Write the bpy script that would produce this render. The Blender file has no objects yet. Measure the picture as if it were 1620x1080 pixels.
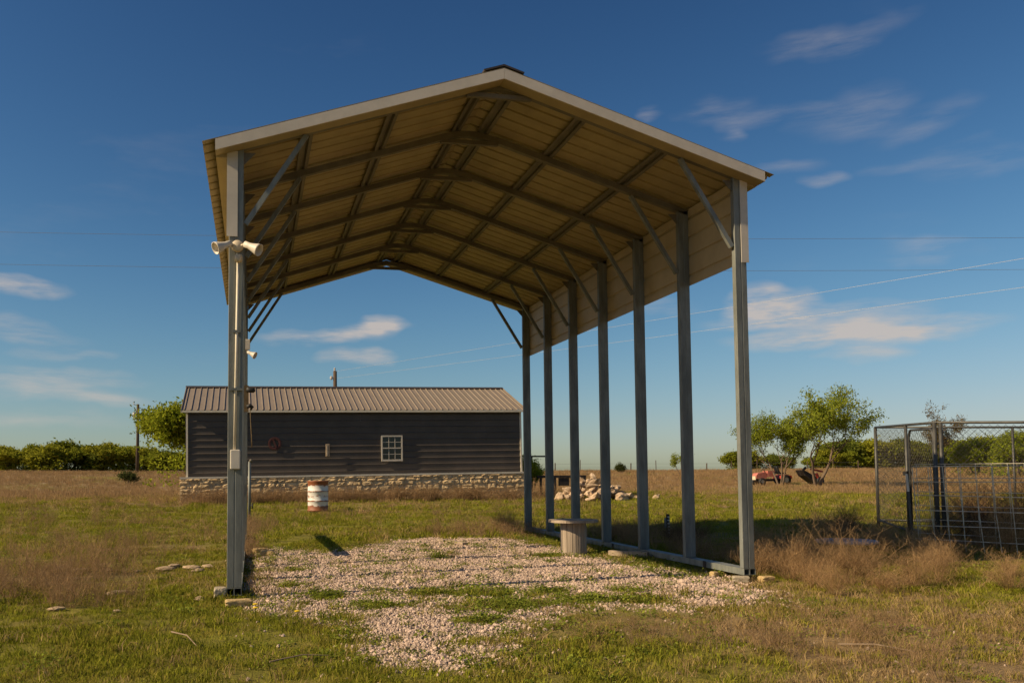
import bpy, math, random
import numpy as np
from mathutils import Matrix, Vector
R = math.radians
scene = bpy.context.scene
COL = scene.collection

# ------------------------------------------------------------------ camera
CAM_H = 1.0115
_r = Vector((0.9798, -0.1998, -0.0067)); _u = Vector((-0.0046, -0.0565, 0.9984)); _f = Vector((0.1999, 0.9782, 0.0562))
cd = bpy.data.cameras.new('camera'); cam = bpy.data.objects.new('camera', cd); COL.objects.link(cam)
cd.sensor_width = 36.0; cd.lens = 1375.9 / 1620 * 36
cd.shift_x = (810 - 681.03) / 1620; cd.shift_y = (675.74 - 540) / 1620
cd.clip_start = 0.05; cd.clip_end = 6000
cam.matrix_world = Matrix(((_r.x, _u.x, -_f.x, 0), (_r.y, _u.y, -_f.y, 0), (_r.z, _u.z, -_f.z, CAM_H), (0, 0, 0, 1)))
scene.camera = cam

# ------------------------------------------------------------------ sun and sky
SUN_ELEV, SUN_AZ = R(33.5), R(262.8)          # azimuth clockwise from +Y
sdir = Vector((math.sin(SUN_AZ) * math.cos(SUN_ELEV), math.cos(SUN_AZ) * math.cos(SUN_ELEV), math.sin(SUN_ELEV)))
sl = bpy.data.lights.new('sun', 'SUN'); sl.energy = 5.0; sl.angle = R(0.53); sl.color = (1.0, 0.80, 0.52)
so = bpy.data.objects.new('sun', sl); COL.objects.link(so)
so.rotation_euler = sdir.to_track_quat('Z', 'Y').to_euler()
so.location = (-20, 0, 30)

world = bpy.data.worlds.new('World'); scene.world = world; world.use_nodes = True
nt = world.node_tree; nt.nodes.clear()
def N(t, **kw):
    n = nt.nodes.new(t)
    for k, v in kw.items(): setattr(n, k, v)
    return n
def L(a, b): nt.links.new(a, b)
def M(op, a, b=None, c=None):
    n = N('ShaderNodeMath', operation=op)
    for i, v in enumerate((a, b, c)):
        if v is None: continue
        if isinstance(v, (int, float)): n.inputs[i].default_value = v
        else: L(v, n.inputs[i])
    return n.outputs[0]
sky = N('ShaderNodeTexSky', sky_type='NISHITA', sun_disc=False, sun_elevation=SUN_ELEV, sun_rotation=SUN_AZ)
sky.altitude = 150; sky.air_density = 1.0; sky.dust_density = 0.7; sky.ozone_density = 2.2
tc = N('ShaderNodeTexCoord'); sep = N('ShaderNodeSeparateXYZ'); L(tc.outputs['Generated'], sep.inputs[0])
u0 = M('ARCTAN2', sep.outputs[0], sep.outputs[1]); v0 = M('ARCSINE', sep.outputs[2])
def uvnoise(su, sv, scale, detail, rough=0.6, off=0.0):
    cb = N('ShaderNodeCombineXYZ'); L(M('MULTIPLY', u0, su), cb.inputs[0]); L(M('MULTIPLY', v0, sv), cb.inputs[1]); cb.inputs[2].default_value = off
    nz = N('ShaderNodeTexNoise'); nz.inputs['Scale'].default_value = scale; nz.inputs['Detail'].default_value = detail; nz.inputs['Roughness'].default_value = rough
    L(cb.outputs[0], nz.inputs['Vector']); return nz.outputs['Fac']
wu = uvnoise(9, 16, 1.0, 3, 0.55, 1.3); wv = uvnoise(9, 14, 1.0, 3, 0.55, 7.7)
uu = M('MULTIPLY_ADD', M('SUBTRACT', wu, 0.5), 0.11, u0)
vv = M('MULTIPLY_ADD', M('SUBTRACT', wv, 0.5), 0.050, v0)
CLOUDS = [(0.643,0.432,0.055,0.012,.36,.10),(0.526,0.384,0.045,0.012,.34,-.05),(0.578,0.373,0.055,0.007,.3,0),(0.542,0.362,0.012,0.006,.35,0),(0.659,0.365,0.050,0.017,.34,.2),
 (0.717,0.347,0.050,0.014,.28,.1),(0.639,0.302,0.020,0.006,.5,0),(0.780,0.290,0.052,0.011,.27,0),(0.721,0.305,0.048,0.008,.25,0),(0.576,0.181,0.036,0.017,1.5,0),
 (0.620,0.168,0.095,0.010,.8,-.02),(0.664,0.143,0.105,0.014,1.7,0),(0.666,0.120,0.035,0.006,.7,0),(0.085,0.160,0.075,0.008,.9,.12),(0.138,0.170,0.030,0.013,1.1,.1),
 (0.114,0.138,0.030,0.007,.8,-.05),(-0.250,0.197,0.038,0.009,.9,0),(-0.240,0.155,0.055,0.011,.5,-.1),(-0.203,0.133,0.040,0.006,.4,0),(-0.224,0.106,0.090,0.010,.55,-.03),
 (-0.185,0.086,0.085,0.009,.7,-.1),(0.451,0.386,0.013,0.006,.5,0),(0.596,0.317,0.030,0.007,.3,0),(0.729,0.224,0.046,0.012,.3,0),(-0.223,0.060,0.100,0.009,.35,0),(0.46,0.19,.04,.007,.3,0)]
tot = None
for (cu, cv, su, sv, st, tilt) in CLOUDS:
    du = M('SUBTRACT', uu, cu)
    dv = M('SUBTRACT', M('SUBTRACT', vv, cv), M('MULTIPLY', du, tilt))
    a = M('MULTIPLY', du, 1 / (su * 1.35)); b = M('MULTIPLY', dv, 1 / (sv * 1.5))
    r2 = M('ADD', M('MULTIPLY', a, a), M('MULTIPLY', b, b))
    m = M('MULTIPLY', M('POWER', M('MAXIMUM', M('SUBTRACT', 1.0, r2), 0.0), 1.5), st * (1.25 if cv < .25 else .8))
    tot = m if tot is None else M('ADD', tot, m)
det = uvnoise(11, 62, 1.0, 7, 0.62, 3.1)
mr = N('ShaderNodeMapRange'); mr.inputs['From Min'].default_value = .34; mr.inputs['From Max'].default_value = .70; L(det, mr.inputs['Value'])
big = uvnoise(3.0, 10, 1.0, 5, 0.62, 11.0)             # thin streaks over the whole sky
mb = N('ShaderNodeMapRange'); mb.inputs['From Min'].default_value = .58; mb.inputs['From Max'].default_value = .95; mb.inputs['To Max'].default_value = .35; L(big, mb.inputs['Value'])
cm = M('MULTIPLY', M('ADD', tot, M('MULTIPLY', mb.outputs[0], 0.6)), M('ADD', M('MULTIPLY', mr.outputs[0], .92), .06))
cm = M('MINIMUM', M('MULTIPLY', cm, 0.85), 0.80)
mix = N('ShaderNodeMix', data_type='RGBA'); L(cm, mix.inputs['Factor'])
skm = N('ShaderNodeMix', data_type='RGBA', blend_type='MULTIPLY'); skm.inputs['Factor'].default_value = 1; L(sky.outputs[0], skm.inputs['A']); skm.inputs['B'].default_value = (.425, .435, .425, 1)
gam = N('ShaderNodeGamma'); gam.inputs['Gamma'].default_value = 1.85; L(skm.outputs['Result'], gam.inputs['Color'])   # the photograph's deeper, polarised sky
def VM(op, a, b):
    n = N('ShaderNodeVectorMath', operation=op); 
    for i_, v_ in enumerate((a, b)):
        if isinstance(v_, tuple): n.inputs[i_].default_value = v_
        else: L(v_, n.inputs[i_])
    return n.outputs[0]
sk1 = VM('MULTIPLY', gam.outputs[0], (1.22, 1.44, 1.42))
sk2 = VM('DIVIDE', sk1, VM('ADD', VM('MULTIPLY', sk1, (.095, .118, .098)), (1.0, 1.0, 1.0)))
L(sk2, mix.inputs['A']); mix.inputs['B'].default_value = (5.3, 4.6, 4.1, 1)
bg = N('ShaderNodeBackground'); bg.inputs['Strength'].default_value = 0.085
L(mix.outputs['Result'], bg.inputs['Color'])
wo = N('ShaderNodeOutputWorld'); L(bg.outputs[0], wo.inputs['Surface'])
world.cycles.sampling_method = 'MANUAL'; world.cycles.sample_map_resolution = 256

vs = scene.view_settings
vs.view_transform = 'Standard'; vs.look = 'None'; vs.gamma = 1.0; vs.exposure = 0.4; vs.use_curve_mapping = False
scene.cycles.use_denoising = True; scene.cycles.use_adaptive_sampling = True; scene.cycles.adaptive_threshold = .02
scene.cycles.max_bounces = 5; scene.cycles.diffuse_bounces = 3; scene.cycles.glossy_bounces = 2; scene.cycles.transmission_bounces = 2

# ------------------------------------------------------------------ helpers
rng = np.random.default_rng(7); random.seed(7)
def sm(a, b, x):
    t = np.clip((np.asarray(x, float) - a) / (b - a), 0, 1); return t * t * (3 - 2 * t)
def _h(i, j, s):
    n = (i * 374761393 + j * 668265263 + s * 1274126177) & 0xFFFFFFFF
    n = ((n ^ (n >> 13)) * 1274126177) & 0xFFFFFFFF
    return ((n ^ (n >> 16)) & 0xFFFF) / 65535.0
def vn(x, y, s=0):
    x = np.asarray(x, float); y = np.asarray(y, float)
    i = np.floor(x).astype(np.int64); j = np.floor(y).astype(np.int64); fx = x - i; fy = y - j
    fx = fx * fx * (3 - 2 * fx); fy = fy * fy * (3 - 2 * fy)
    return (_h(i, j, s) * (1 - fx) + _h(i + 1, j, s) * fx) * (1 - fy) + (_h(i, j + 1, s) * (1 - fx) + _h(i + 1, j + 1, s) * fx) * fy
def fbm(x, y, s=0, o=4):
    t = 0; a = .5; w = 0
    for k in range(o):
        t = t + a * vn(x * 2 ** k + 17.3 * k, y * 2 ** k - 9.1 * k, s + k); w += a; a *= .5
    return t / w

def tag(o, label, cat, group=None):
    o['label'] = label; o['category'] = cat
    if group: o['group'] = group
    return o
def thing(name, label, cat, loc=(0, 0, 0), group=None, rot=(0, 0, 0)):
    o = bpy.data.objects.new(name, None); COL.objects.link(o); o.empty_display_size = .2
    o.location = loc; o.rotation_euler = rot
    return tag(o, label, cat, group)
def origin(o):
    v = Vector((0, 0, 0))
    while o is not None: v = v + o.location; o = o.parent
    return v
def obj(name, me, parent=None, loc=(0, 0, 0), rot=(0, 0, 0), scale=(1, 1, 1)):
    o = bpy.data.objects.new(name, me); COL.objects.link(o)
    o.parent = parent; o.location = loc; o.rotation_euler = rot; o.scale = scale
    return o
class MB:
    """collects faces in place coordinates; build() makes one mesh object (coordinates relative to its parent's origin)."""
    def __init__(s): s.v = []; s.f = []
    def add(s, vs_, fs):
        o = len(s.v); s.v += [tuple(p) for p in vs_]; s.f += [tuple(i + o for i in f) for f in fs]; return s
    def box(s, x0, x1, y0, y1, z0, z1):
        return s.add([(x0,y0,z0),(x1,y0,z0),(x1,y1,z0),(x0,y1,z0),(x0,y0,z1),(x1,y0,z1),(x1,y1,z1),(x0,y1,z1)],
                     [(0,3,2,1),(4,5,6,7),(0,1,5,4),(1,2,6,5),(2,3,7,6),(3,0,4,7)])
    def rings(s, rings, cap=True):
        n = len(rings[0]); vs_ = [p for r in rings for p in r]; fs = []
        for k in range(len(rings) - 1):
            for i in range(n):
                j = (i + 1) % n; fs.append((k*n+i, k*n+j, (k+1)*n+j, (k+1)*n+i))
        if cap: fs.append(tuple(range(n - 1, -1, -1))); fs.append(tuple((len(rings)-1)*n + i for i in range(n)))
        return s.add(vs_, fs)
    def tube(s, pts, rad, n=8, cap=True):
        pts = [Vector(p) for p in pts]; rings = []; up = None
        if not isinstance(rad, (list, tuple)): rad = [rad] * len(pts)
        for k, p in enumerate(pts):
            d = (pts[min(k+1, len(pts)-1)] - pts[max(k-1, 0)]).normalized()
            if up is None:
                up = Vector((0, 0, 1)) if abs(d.z) < .9 else Vector((0, 1, 0))
            a = d.cross(up)
            if a.length < 1e-4: a = d.cross(Vector((1, 0, .3)))
            a.normalize(); b = a.cross(d).normalized(); up = b
            rings.append([p + (a * math.cos(t) + b * math.sin(t)) * rad[k] for t in [2 * math.pi * (i + .5) / n for i in range(n)]])
        return s.rings(rings, cap)
    def bar(s, p, q, w, h=None, up=(0, 1, 0)):
        """square bar from p to q"""
        h = h or w; p = Vector(p); q = Vector(q); d = (q - p).normalized(); a = d.cross(Vector(up)).normalized(); b = a.cross(d)
        rg = lambda c: [c + a*w/2 + b*h/2, c - a*w/2 + b*h/2, c - a*w/2 - b*h/2, c + a*w/2 - b*h/2]
        return s.rings([rg(p), rg(q)])
    def sweep_xz(s, pts, lo, hi, y0, y1):
        """band along a polyline in the XZ plane, from offset lo to hi along its normal, y0..y1 deep"""
        P = [Vector((p[0], p[1])) for p in pts]; rings = []
        for k, p in enumerate(P):
            d1 = (P[k] - P[k-1]).normalized() if k else (P[1] - P[0]).normalized()
            d2 = (P[k+1] - P[k]).normalized() if k < len(P) - 1 else d1
            n1 = Vector((-d1.y, d1.x)); n2 = Vector((-d2.y, d2.x)); n = (n1 + n2).normalized(); n /= max(.3, n.dot(n1))
            a = p + n * lo; b = p + n * hi
            rings.append([(a.x, y0, a.y), (b.x, y0, b.y), (b.x, y1, b.y), (a.x, y1, a.y)])
        return s.rings(rings)
    def plumb(s, pts, lo, hi, y0, y1):
        return s.rings([[(x, y0, z + lo), (x, y0, z + hi), (x, y1, z + hi), (x, y1, z + lo)] for x, z in pts])
    def extrude(s, prof, fn0, fn1):
        """closed profile (list of 2D) mapped by fn0 / fn1 to both ends"""
        return s.rings([[fn0(*p) for p in prof], [fn1(*p) for p in prof]])
    def lathe(s, prof, c, n=24, axis='z'):
        rings = []
        for r, z in prof:
            rings.append([(c[0] + r*math.cos(2*math.pi*i/n), c[1] + r*math.sin(2*math.pi*i/n), c[2] + z) for i in range(n)])
        return s.rings(rings)
    def mesh(s, name, mat, smooth=False, off=(0, 0, 0)):
        me = bpy.data.meshes.new(name)
        me.from_pydata([(p[0]-off[0], p[1]-off[1], p[2]-off[2]) for p in s.v], [], s.f)
        me.materials.append(mat); me.update()
        if smooth: me.shade_smooth()
        return me
    def build(s, name, mat, parent=None, smooth=False, at=None):
        off = origin(parent) if parent else Vector((0, 0, 0))
        loc = Vector(at) if at is not None else off
        return obj(name, s.mesh(name, mat, smooth, loc), parent, loc - off)
def fix_normals(me):
    import bmesh
    bm = bmesh.new(); bm.from_mesh(me); bmesh.ops.recalc_face_normals(bm, faces=bm.faces); bm.to_mesh(me); bm.free()
def bevel(o, w=.004, seg=1):
    m = o.modifiers.new('bevel', 'BEVEL'); m.width = w; m.segments = seg; m.limit_method = 'ANGLE'; m.angle_limit = R(40)
    return o

def mat(name, col, rough=.7, metal=0.0, var=.18, scale=6.0, bump=0.0, bscale=40.0, rand=0.0, col2=None, stretch=(1, 1, 1), spec=.4, detail=5, bdist=.02):
    m = bpy.data.materials.new(name); m.use_nodes = True; t = m.node_tree; bs = t.nodes['Principled BSDF']
    bs.inputs['Roughness'].default_value = rough; bs.inputs['Metallic'].default_value = metal; bs.inputs['Specular IOR Level'].default_value = spec
    tcx = t.nodes.new('ShaderNodeTexCoord'); mp = t.nodes.new('ShaderNodeMapping'); mp.inputs['Scale'].default_value = stretch
    t.links.new(tcx.outputs['Object'], mp.inputs[0])
    nz = t.nodes.new('ShaderNodeTexNoise'); nz.inputs['Scale'].default_value = scale; nz.inputs['Detail'].default_value = detail; nz.inputs['Roughness'].default_value = .65
    t.links.new(mp.outputs[0], nz.inputs['Vector'])
    if rand:
        oi = t.nodes.new('ShaderNodeObjectInfo'); ad = t.nodes.new('ShaderNodeVectorMath'); sc = t.nodes.new('ShaderNodeMath'); sc.operation = 'MULTIPLY'; sc.inputs[1].default_value = 37
        t.links.new(oi.outputs['Random'], sc.inputs[0]); t.links.new(mp.outputs[0], ad.inputs[0]); t.links.new(sc.outputs[0], ad.inputs[1]); t.links.new(ad.outputs[0], nz.inputs['Vector'])
    rp = t.nodes.new('ShaderNodeValToRGB'); t.links.new(nz.outputs['Fac'], rp.inputs[0])
    c2 = col2 or tuple(c * (1 - var) for c in col); c1 = tuple(min(1, c * (1 + var)) for c in col) if not col2 else col
    rp.color_ramp.elements[0].position = .36; rp.color_ramp.elements[1].position = .64
    rp.color_ramp.elements[0].color = (*c2, 1); rp.color_ramp.elements[1].color = (*c1, 1)
    out = rp.outputs[0]
    if rand:
        hs = t.nodes.new('ShaderNodeHueSaturation'); mrn = t.nodes.new('ShaderNodeMapRange')
        mrn.inputs['To Min'].default_value = 1 - rand; mrn.inputs['To Max'].default_value = 1 + rand
        t.links.new(oi.outputs['Random'], mrn.inputs['Value']); t.links.new(mrn.outputs[0], hs.inputs['Value']); t.links.new(out, hs.inputs['Color']); out = hs.outputs[0]
    t.links.new(out, bs.inputs['Base Color'])
    if bump:
        n2 = t.nodes.new('ShaderNodeTexNoise'); n2.inputs['Scale'].default_value = bscale; n2.inputs['Detail'].default_value = 4
        t.links.new(mp.outputs[0], n2.inputs['Vector']); bp = t.nodes.new('ShaderNodeBump'); bp.inputs['Strength'].default_value = bump; bp.inputs['Distance'].default_value = bdist
        t.links.new(n2.outputs['Fac'], bp.inputs['Height']); t.links.new(bp.outputs[0], bs.inputs['Normal'])
    return m
def leafmat(name, col, col2, trans=.35, rand=.25):
    m = bpy.data.materials.new(name); m.use_nodes = True; t = m.node_tree; t.nodes.clear()
    oi = t.nodes.new('ShaderNodeObjectInfo'); ge = t.nodes.new('ShaderNodeNewGeometry'); ad = t.nodes.new('ShaderNodeMath'); ad.operation = 'ADD'
    fr = t.nodes.new('ShaderNodeMath'); fr.operation = 'FRACT'
    t.links.new(oi.outputs['Random'], ad.inputs[0]); t.links.new(ge.outputs['Random Per Island'], ad.inputs[1]); t.links.new(ad.outputs[0], fr.inputs[0])
    mx = t.nodes.new('ShaderNodeMix'); mx.data_type = 'RGBA'; mx.inputs['A'].default_value = (*col, 1); mx.inputs['B'].default_value = (*col2, 1)
    t.links.new(fr.outputs[0], mx.inputs['Factor'])
    hs = t.nodes.new('ShaderNodeHueSaturation'); mrn = t.nodes.new('ShaderNodeMapRange'); mrn.inputs['To Min'].default_value = 1 - rand; mrn.inputs['To Max'].default_value = 1 + rand
    t.links.new(oi.outputs['Random'], mrn.inputs['Value']); t.links.new(mrn.outputs[0], hs.inputs['Value']); t.links.new(mx.outputs['Result'], hs.inputs['Color'])
    d = t.nodes.new('ShaderNodeBsdfDiffuse'); tr = t.nodes.new('ShaderNodeBsdfTranslucent'); ms = t.nodes.new('ShaderNodeMixShader'); ms.inputs[0].default_value = trans
    t.links.new(hs.outputs[0], d.inputs[0]); t.links.new(hs.outputs[0], tr.inputs[0]); t.links.new(d.outputs[0], ms.inputs[1]); t.links.new(tr.outputs[0], ms.inputs[2])
    o = t.nodes.new('ShaderNodeOutputMaterial'); t.links.new(ms.outputs[0], o.inputs[0])
    return m

MT = dict(
 galv=mat('galvanised steel', (.178,.184,.163), .55, .2, .24, 9, .05, 60, stretch=(1,1,.25)),
 galv_dull=mat('dull galvanised steel', (.15,.132,.10), .6, .15, .2, 7, stretch=(.4,.4,.4)),
 tan=mat('tan painted sheet metal', (.325,.255,.132), .5, 0, .16, 1.6, stretch=(1,.5,1)),
 taninner=mat('tan sheet metal wall', (.42,.335,.20), .5, 0, .10, 2.5),
 white=mat('white trim metal', (.53,.47,.385), .45, 0, .07, 5),
 darkcap=mat('dark brown ridge metal', (.05,.038,.03), .5, 0, .2, 8),
 shedwall=mat('dark brown wall metal', (.066,.053,.043), .5, 0, .16, 1.1),
 shedroof=mat('taupe roof metal', (.235,.185,.135), .45, 0, .10, 1.2, stretch=(1,.3,1)),
 cream=mat('cream trim metal', (.62,.55,.43), .5, 0, .06, 4),
 lime=mat('limestone block', (.70,.51,.28), .9, 0, .2, 7, .6, 22, bdist=.03, rand=.28, col2=(.50,.345,.175)),
 mortar=mat('mortar', (.50,.39,.25), .95, 0, .25, 8, .4, 30),
 rock=mat('pale limestone rock', (.54,.41,.28), .9, 0, .2, 5, .6, 14, rand=.28, col2=(.33,.215,.125), bdist=.05),
 fieldstone=mat('weathered field stone', (.44,.32,.195), .9, 0, .2, 12, .5, 30, rand=.15, col2=(.28,.20,.12)),
 yellowstone=mat('yellow limestone block', (.56,.41,.20), .9, 0, .2, 10, .5, 25, col2=(.38,.25,.10)),
 concrete=mat('pale concrete', (.35,.29,.205), .9, 0, .15, 6, .3, 30),
 wood=mat('weathered grey wood', (.33,.26,.19), .85, 0, .25, 9, .25, 30, stretch=(1.5,1.5,.12), rand=.12),
 plank=mat('weathered plank', (.32,.24,.16), .85, 0, .25, 8, .25, 30, stretch=(1,1,1)),
 pole=mat('creosote pole wood', (.075,.05,.032), .9, 0, .3, 3, stretch=(1,1,.1)),
 darksteel=mat('dark rusted steel', (.035,.026,.022), .7, .2, .3, 6),
 pipe=mat('grey chain link pipe', (.075,.072,.065), .55, .5, .25, 8),
 wire=mat('galvanised wire', (.50,.45,.36), .5, .5, .2, 8),
 mesh=mat('dark chain link wire', (.08,.072,.06), .55, .5, .2, 8),
 plastic=mat('aged ivory plastic', (.62,.50,.34), .55, 0, .1, 12),
 plasticwhite=mat('faded white plastic', (.62,.55,.45), .5, 0, .06, 12),
 conduit=mat('ivory conduit', (.66,.58,.44), .5, 0, .08, 8),
 black=mat('black rubber', (.015,.014,.013), .6, 0, .2, 8),
 red=mat('faded red paint', (.40,.045,.025), .5, 0, .2, 4, col2=(.24,.03,.02)),
 pinkred=mat('sun bleached red paint', (.50,.18,.13), .6, 0, .2, 4, col2=(.36,.10,.07)),
 reddark=mat('dull red mark', (.062,.017,.014), .7, 0, .3, 12),
 brass=mat('dull brown board', (.15,.10,.045), .8, 0, .3, 10),
 bluegrey=mat('weathered blue grey disc', (.33,.30,.30), .8, 0, .2, 6),
 bark=mat('mesquite bark', (.13,.09,.06), .95, 0, .3, 5, .5, 15, stretch=(1,1,.3)),
 insul=mat('grey porcelain', (.45,.42,.38), .4, 0, .1, 6),
 alu=mat('sunlit aluminium cable', (.45,.43,.40), .4, .2, .05, 2),
 cable=mat('dark power cable', (.16,.16,.16), .6, 0, .1, 2),
 yellow=mat('yellow petals', (.75,.50,.02), .7, 0, .1, 20),
 deadwood=mat('grey brown dead stem', (.24,.17,.11), .9, 0, .25, 12),
)
# glass
def glassmat():
    m = bpy.data.materials.new('dark window glass'); m.use_nodes = True; b = m.node_tree.nodes['Principled BSDF']
    b.inputs['Base Color'].default_value = (.012, .012, .012, 1); b.inputs['Roughness'].default_value = .08; b.inputs['Specular IOR Level'].default_value = .5
    return m
MT['glass'] = glassmat()
# rusty white drum paint: horizontal rust bands and blotches
def drummat():
    m = bpy.data.materials.new('rusty white drum paint'); m.use_nodes = True; t = m.node_tree; b = t.nodes['Principled BSDF']; b.inputs['Roughness'].default_value = .6
    tcx = t.nodes.new('ShaderNodeTexCoord'); sp = t.nodes.new('ShaderNodeSeparateXYZ'); t.links.new(tcx.outputs['Object'], sp.inputs[0])
    nz = t.nodes.new('ShaderNodeTexNoise'); nz.inputs['Scale'].default_value = 7; nz.inputs['Detail'].default_value = 7; nz.inputs['Roughness'].default_value = .7; t.links.new(tcx.outputs['Object'], nz.inputs['Vector'])
    def mm(op, a, bb, c=None):
        n = t.nodes.new('ShaderNodeMath'); n.operation = op
        for i, v in enumerate((a, bb, c)):
            if v is None: continue
            if isinstance(v, (int, float)): n.inputs[i].default_value = v
            else: t.links.new(v, n.inputs[i])
        return n.outputs[0]
    tot_ = None
    for z, w, s in ((.86, .17, 1.0), (.577, .03, .62), (.297, .03, .62), (.06, .14, .95), (.44, .09, .30)):
        k = mm('MULTIPLY', mm('MAXIMUM', mm('SUBTRACT', 1.0, mm('MULTIPLY', mm('ABSOLUTE', mm('SUBTRACT', sp.outputs[2], z), 0), 1 / w)), 0.0), s)
        tot_ = k if tot_ is None else mm('ADD', tot_, k)
    f = mm('MULTIPLY', mm('SUBTRACT', mm('ADD', nz.outputs['Fac'], mm('MULTIPLY', tot_, .55)), .62), 9)
    rp = t.nodes.new('ShaderNodeValToRGB'); rp.color_ramp.elements[0].color = (.68, .64, .57, 1); rp.color_ramp.elements[1].color = (.24, .075, .022, 1)
    t.links.new(f, rp.inputs[0]); t.links.new(rp.outputs[0], b.inputs['Base Color']); return m
MT['drum'] = drummat()

# ------------------------------------------------------------------ terrain
KD = [0, 9, 14, 20, 25, 33, 45, 56, 80, 115, 150, 220, 400, 900, 4000]
KZ = [-.10, -.09, -.05, -.06, -.05, .12, .13, .16, .60, 1.55, 1.85, 1.6, .8, -1, -6]
def gz(x, y):
    x = np.asarray(x, float); y = np.asarray(y, float); d = np.hypot(x, y)
    z = np.interp(d, KD, KZ)
    z = z - .0042 * (x - 10) * sm(40, 115, d)
    z = z + .05 * (fbm(x * .35, y * .35, 3, 3) - .5) * sm(3, 6, d) + .5 * (fbm(x * .04, y * .04, 9, 3) - .5) * sm(40, 90, d)
    z = z + .12 * np.exp(-((x - 11) / 3.2) ** 2 - ((y - 16.5) / 3.5) ** 2)
    z = z + .03 * (fbm(x * 1.6, y * 1.6, 13, 3) - .5)
    return z
def g1(x, y): return float(gz(x, y))
GRAV = np.array([(-0.02, 8.5), (0.02, 11.4), (0.3, 13.2), (1.04, 12.3), (1.53, 12.7), (2.44, 14.15), (3.13, 14.6), (3.77, 14.2), (4.3, 12.4), (4.42, 10.4), (4.7, 9.1), (4.8, 7.99), (4.6, 7.3), (4.2, 6.75), (3.6, 6.75), (3.1, 7.0), (2.6, 7.0), (2.06, 6.45), (1.5, 5.75), (1.12, 5.05), (0.82, 5.3), (0.75, 6.3), (0.5, 6.9), (0.2, 7.45), (0.03, 8.0)])
GREENS = [(1.7, 8.15, .30, .26), (2.2, 8.05, .42, .28), (2.75, 8.0, .28, .24), (2.36, 11.2, .16, .22), (2.68, 11.5, .12, .18), (3.9, 11.1, .2, .2), (.5, 10.2, .12, .16), (1.05, 7.45, .26, .26), (.62, 8.1, .22, .3), (2.2, 7.2, .5, .35), (2.9, 7.35, .3, .25), (3.5, 7.9, .18, .2), (1.7, 6.6, .22, .2), (.35, 9.0, .14, .2), (3.4, 7.2, .3, .22)]
def gravel(x, y):
    x = np.asarray(x, float); y = np.asarray(y, float)
    inside = np.zeros(x.shape, bool); dm = np.full(x.shape, 1e9); n = len(GRAV)
    for k in range(n):
        ax, ay = GRAV[k]; bx, by = GRAV[(k + 1) % n]
        c = ((ay > y) != (by > y)) & (x < (bx - ax) * (y - ay) / (by - ay + 1e-12) + ax); inside ^= c
        t = np.clip(((x - ax) * (bx - ax) + (y - ay) * (by - ay)) / ((bx - ax) ** 2 + (by - ay) ** 2), 0, 1)
        dm = np.minimum(dm, np.hypot(x - ax - t * (bx - ax), y - ay - t * (by - ay)))
    sd = np.where(inside, dm, -dm) + .55 * (fbm(x * 2.3, y * 2.3, 21, 4) - .5)
    m = sm(-.42, .34, sd)
    for cx, cy, rx, ry in GREENS:
        q = np.hypot((x - cx) / rx, (y - cy) / ry) + .9 * (fbm(x * 4, y * 4, 33, 3) - .5)
        m = m * (1 - .88 * (1 - sm(.5, 1.15, q)))
    front = 1 - sm(7.3, 9.5, y)
    m = m * (1 - front * .60 * sm(.44, .64, fbm(x * 2.6, y * 2.6, 41, 4)))
    return m
def dry(x, y):
    x = np.asarray(x, float); y = np.asarray(y, float); d = np.hypot(x, y)
    base = .36 * sm(38, 52, d) + .15 * sm(26, 34, d) * (x < 12)
    left = .16 * np.exp(-((x + 2.4) ** 2 / 1.2 + (y - 9.4) ** 2 / 4)) + .10 * np.exp(-((x + 1.9) ** 2 / 2.5 + (y - 14) ** 2 / 12))
    right = .16 * sm(2.2, 3.8, x) * (1 - sm(7.5, 9, y)) + .2 * sm(1, 3.5, x) * (1 - sm(5.2, 6.6, y))
    n = fbm(x * .42, y * .42, 51, 4) * .55 + fbm(x * 2.0, y * 2.0, 55, 3) * .35
    far_n = (fbm(x * .07, y * .11, 61, 5) - .5) * 1.5 * sm(30, 60, d)
    return np.clip(sm(.43, .78, n + base + left + right + far_n), 0, 1)

front = np.arange(-40, 75.01, .25); coarse = np.arange(80, 316, 5.0)
AZ = np.radians(np.concatenate([front, coarse])); na = len(AZ)
RD = [1.2]
while RD[-1] < 4000: RD.append(RD[-1] * (1.014 if RD[-1] < 60 else 1.05))
RD = np.array(RD); nr = len(RD)
gx = (RD[:, None] * np.sin(AZ)[None, :]).ravel(); gy = (RD[:, None] * np.cos(AZ)[None, :]).ravel()
gx = np.append(gx, 0); gy = np.append(gy, 0)
gzz = gz(gx, gy)
fs = []
for k in range(nr - 1):
    for i in range(na):
        j = (i + 1) % na; fs.append((k*na+i, (k+1)*na+i, (k+1)*na+j, k*na+j))
c0 = nr * na
for i in range(na): fs.append((c0, i, (i + 1) % na))
me = bpy.data.meshes.new('ground'); me.from_pydata(np.stack([gx, gy, gzz], 1).tolist(), [], fs); me.shade_smooth()
a1 = me.attributes.new('gravel', 'FLOAT', 'POINT'); a1.data.foreach_set('value', gravel(gx, gy).astype(np.float32))
a2 = me.attributes.new('dry', 'FLOAT', 'POINT'); a2.data.foreach_set('value', dry(gx, gy).astype(np.float32))
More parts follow.
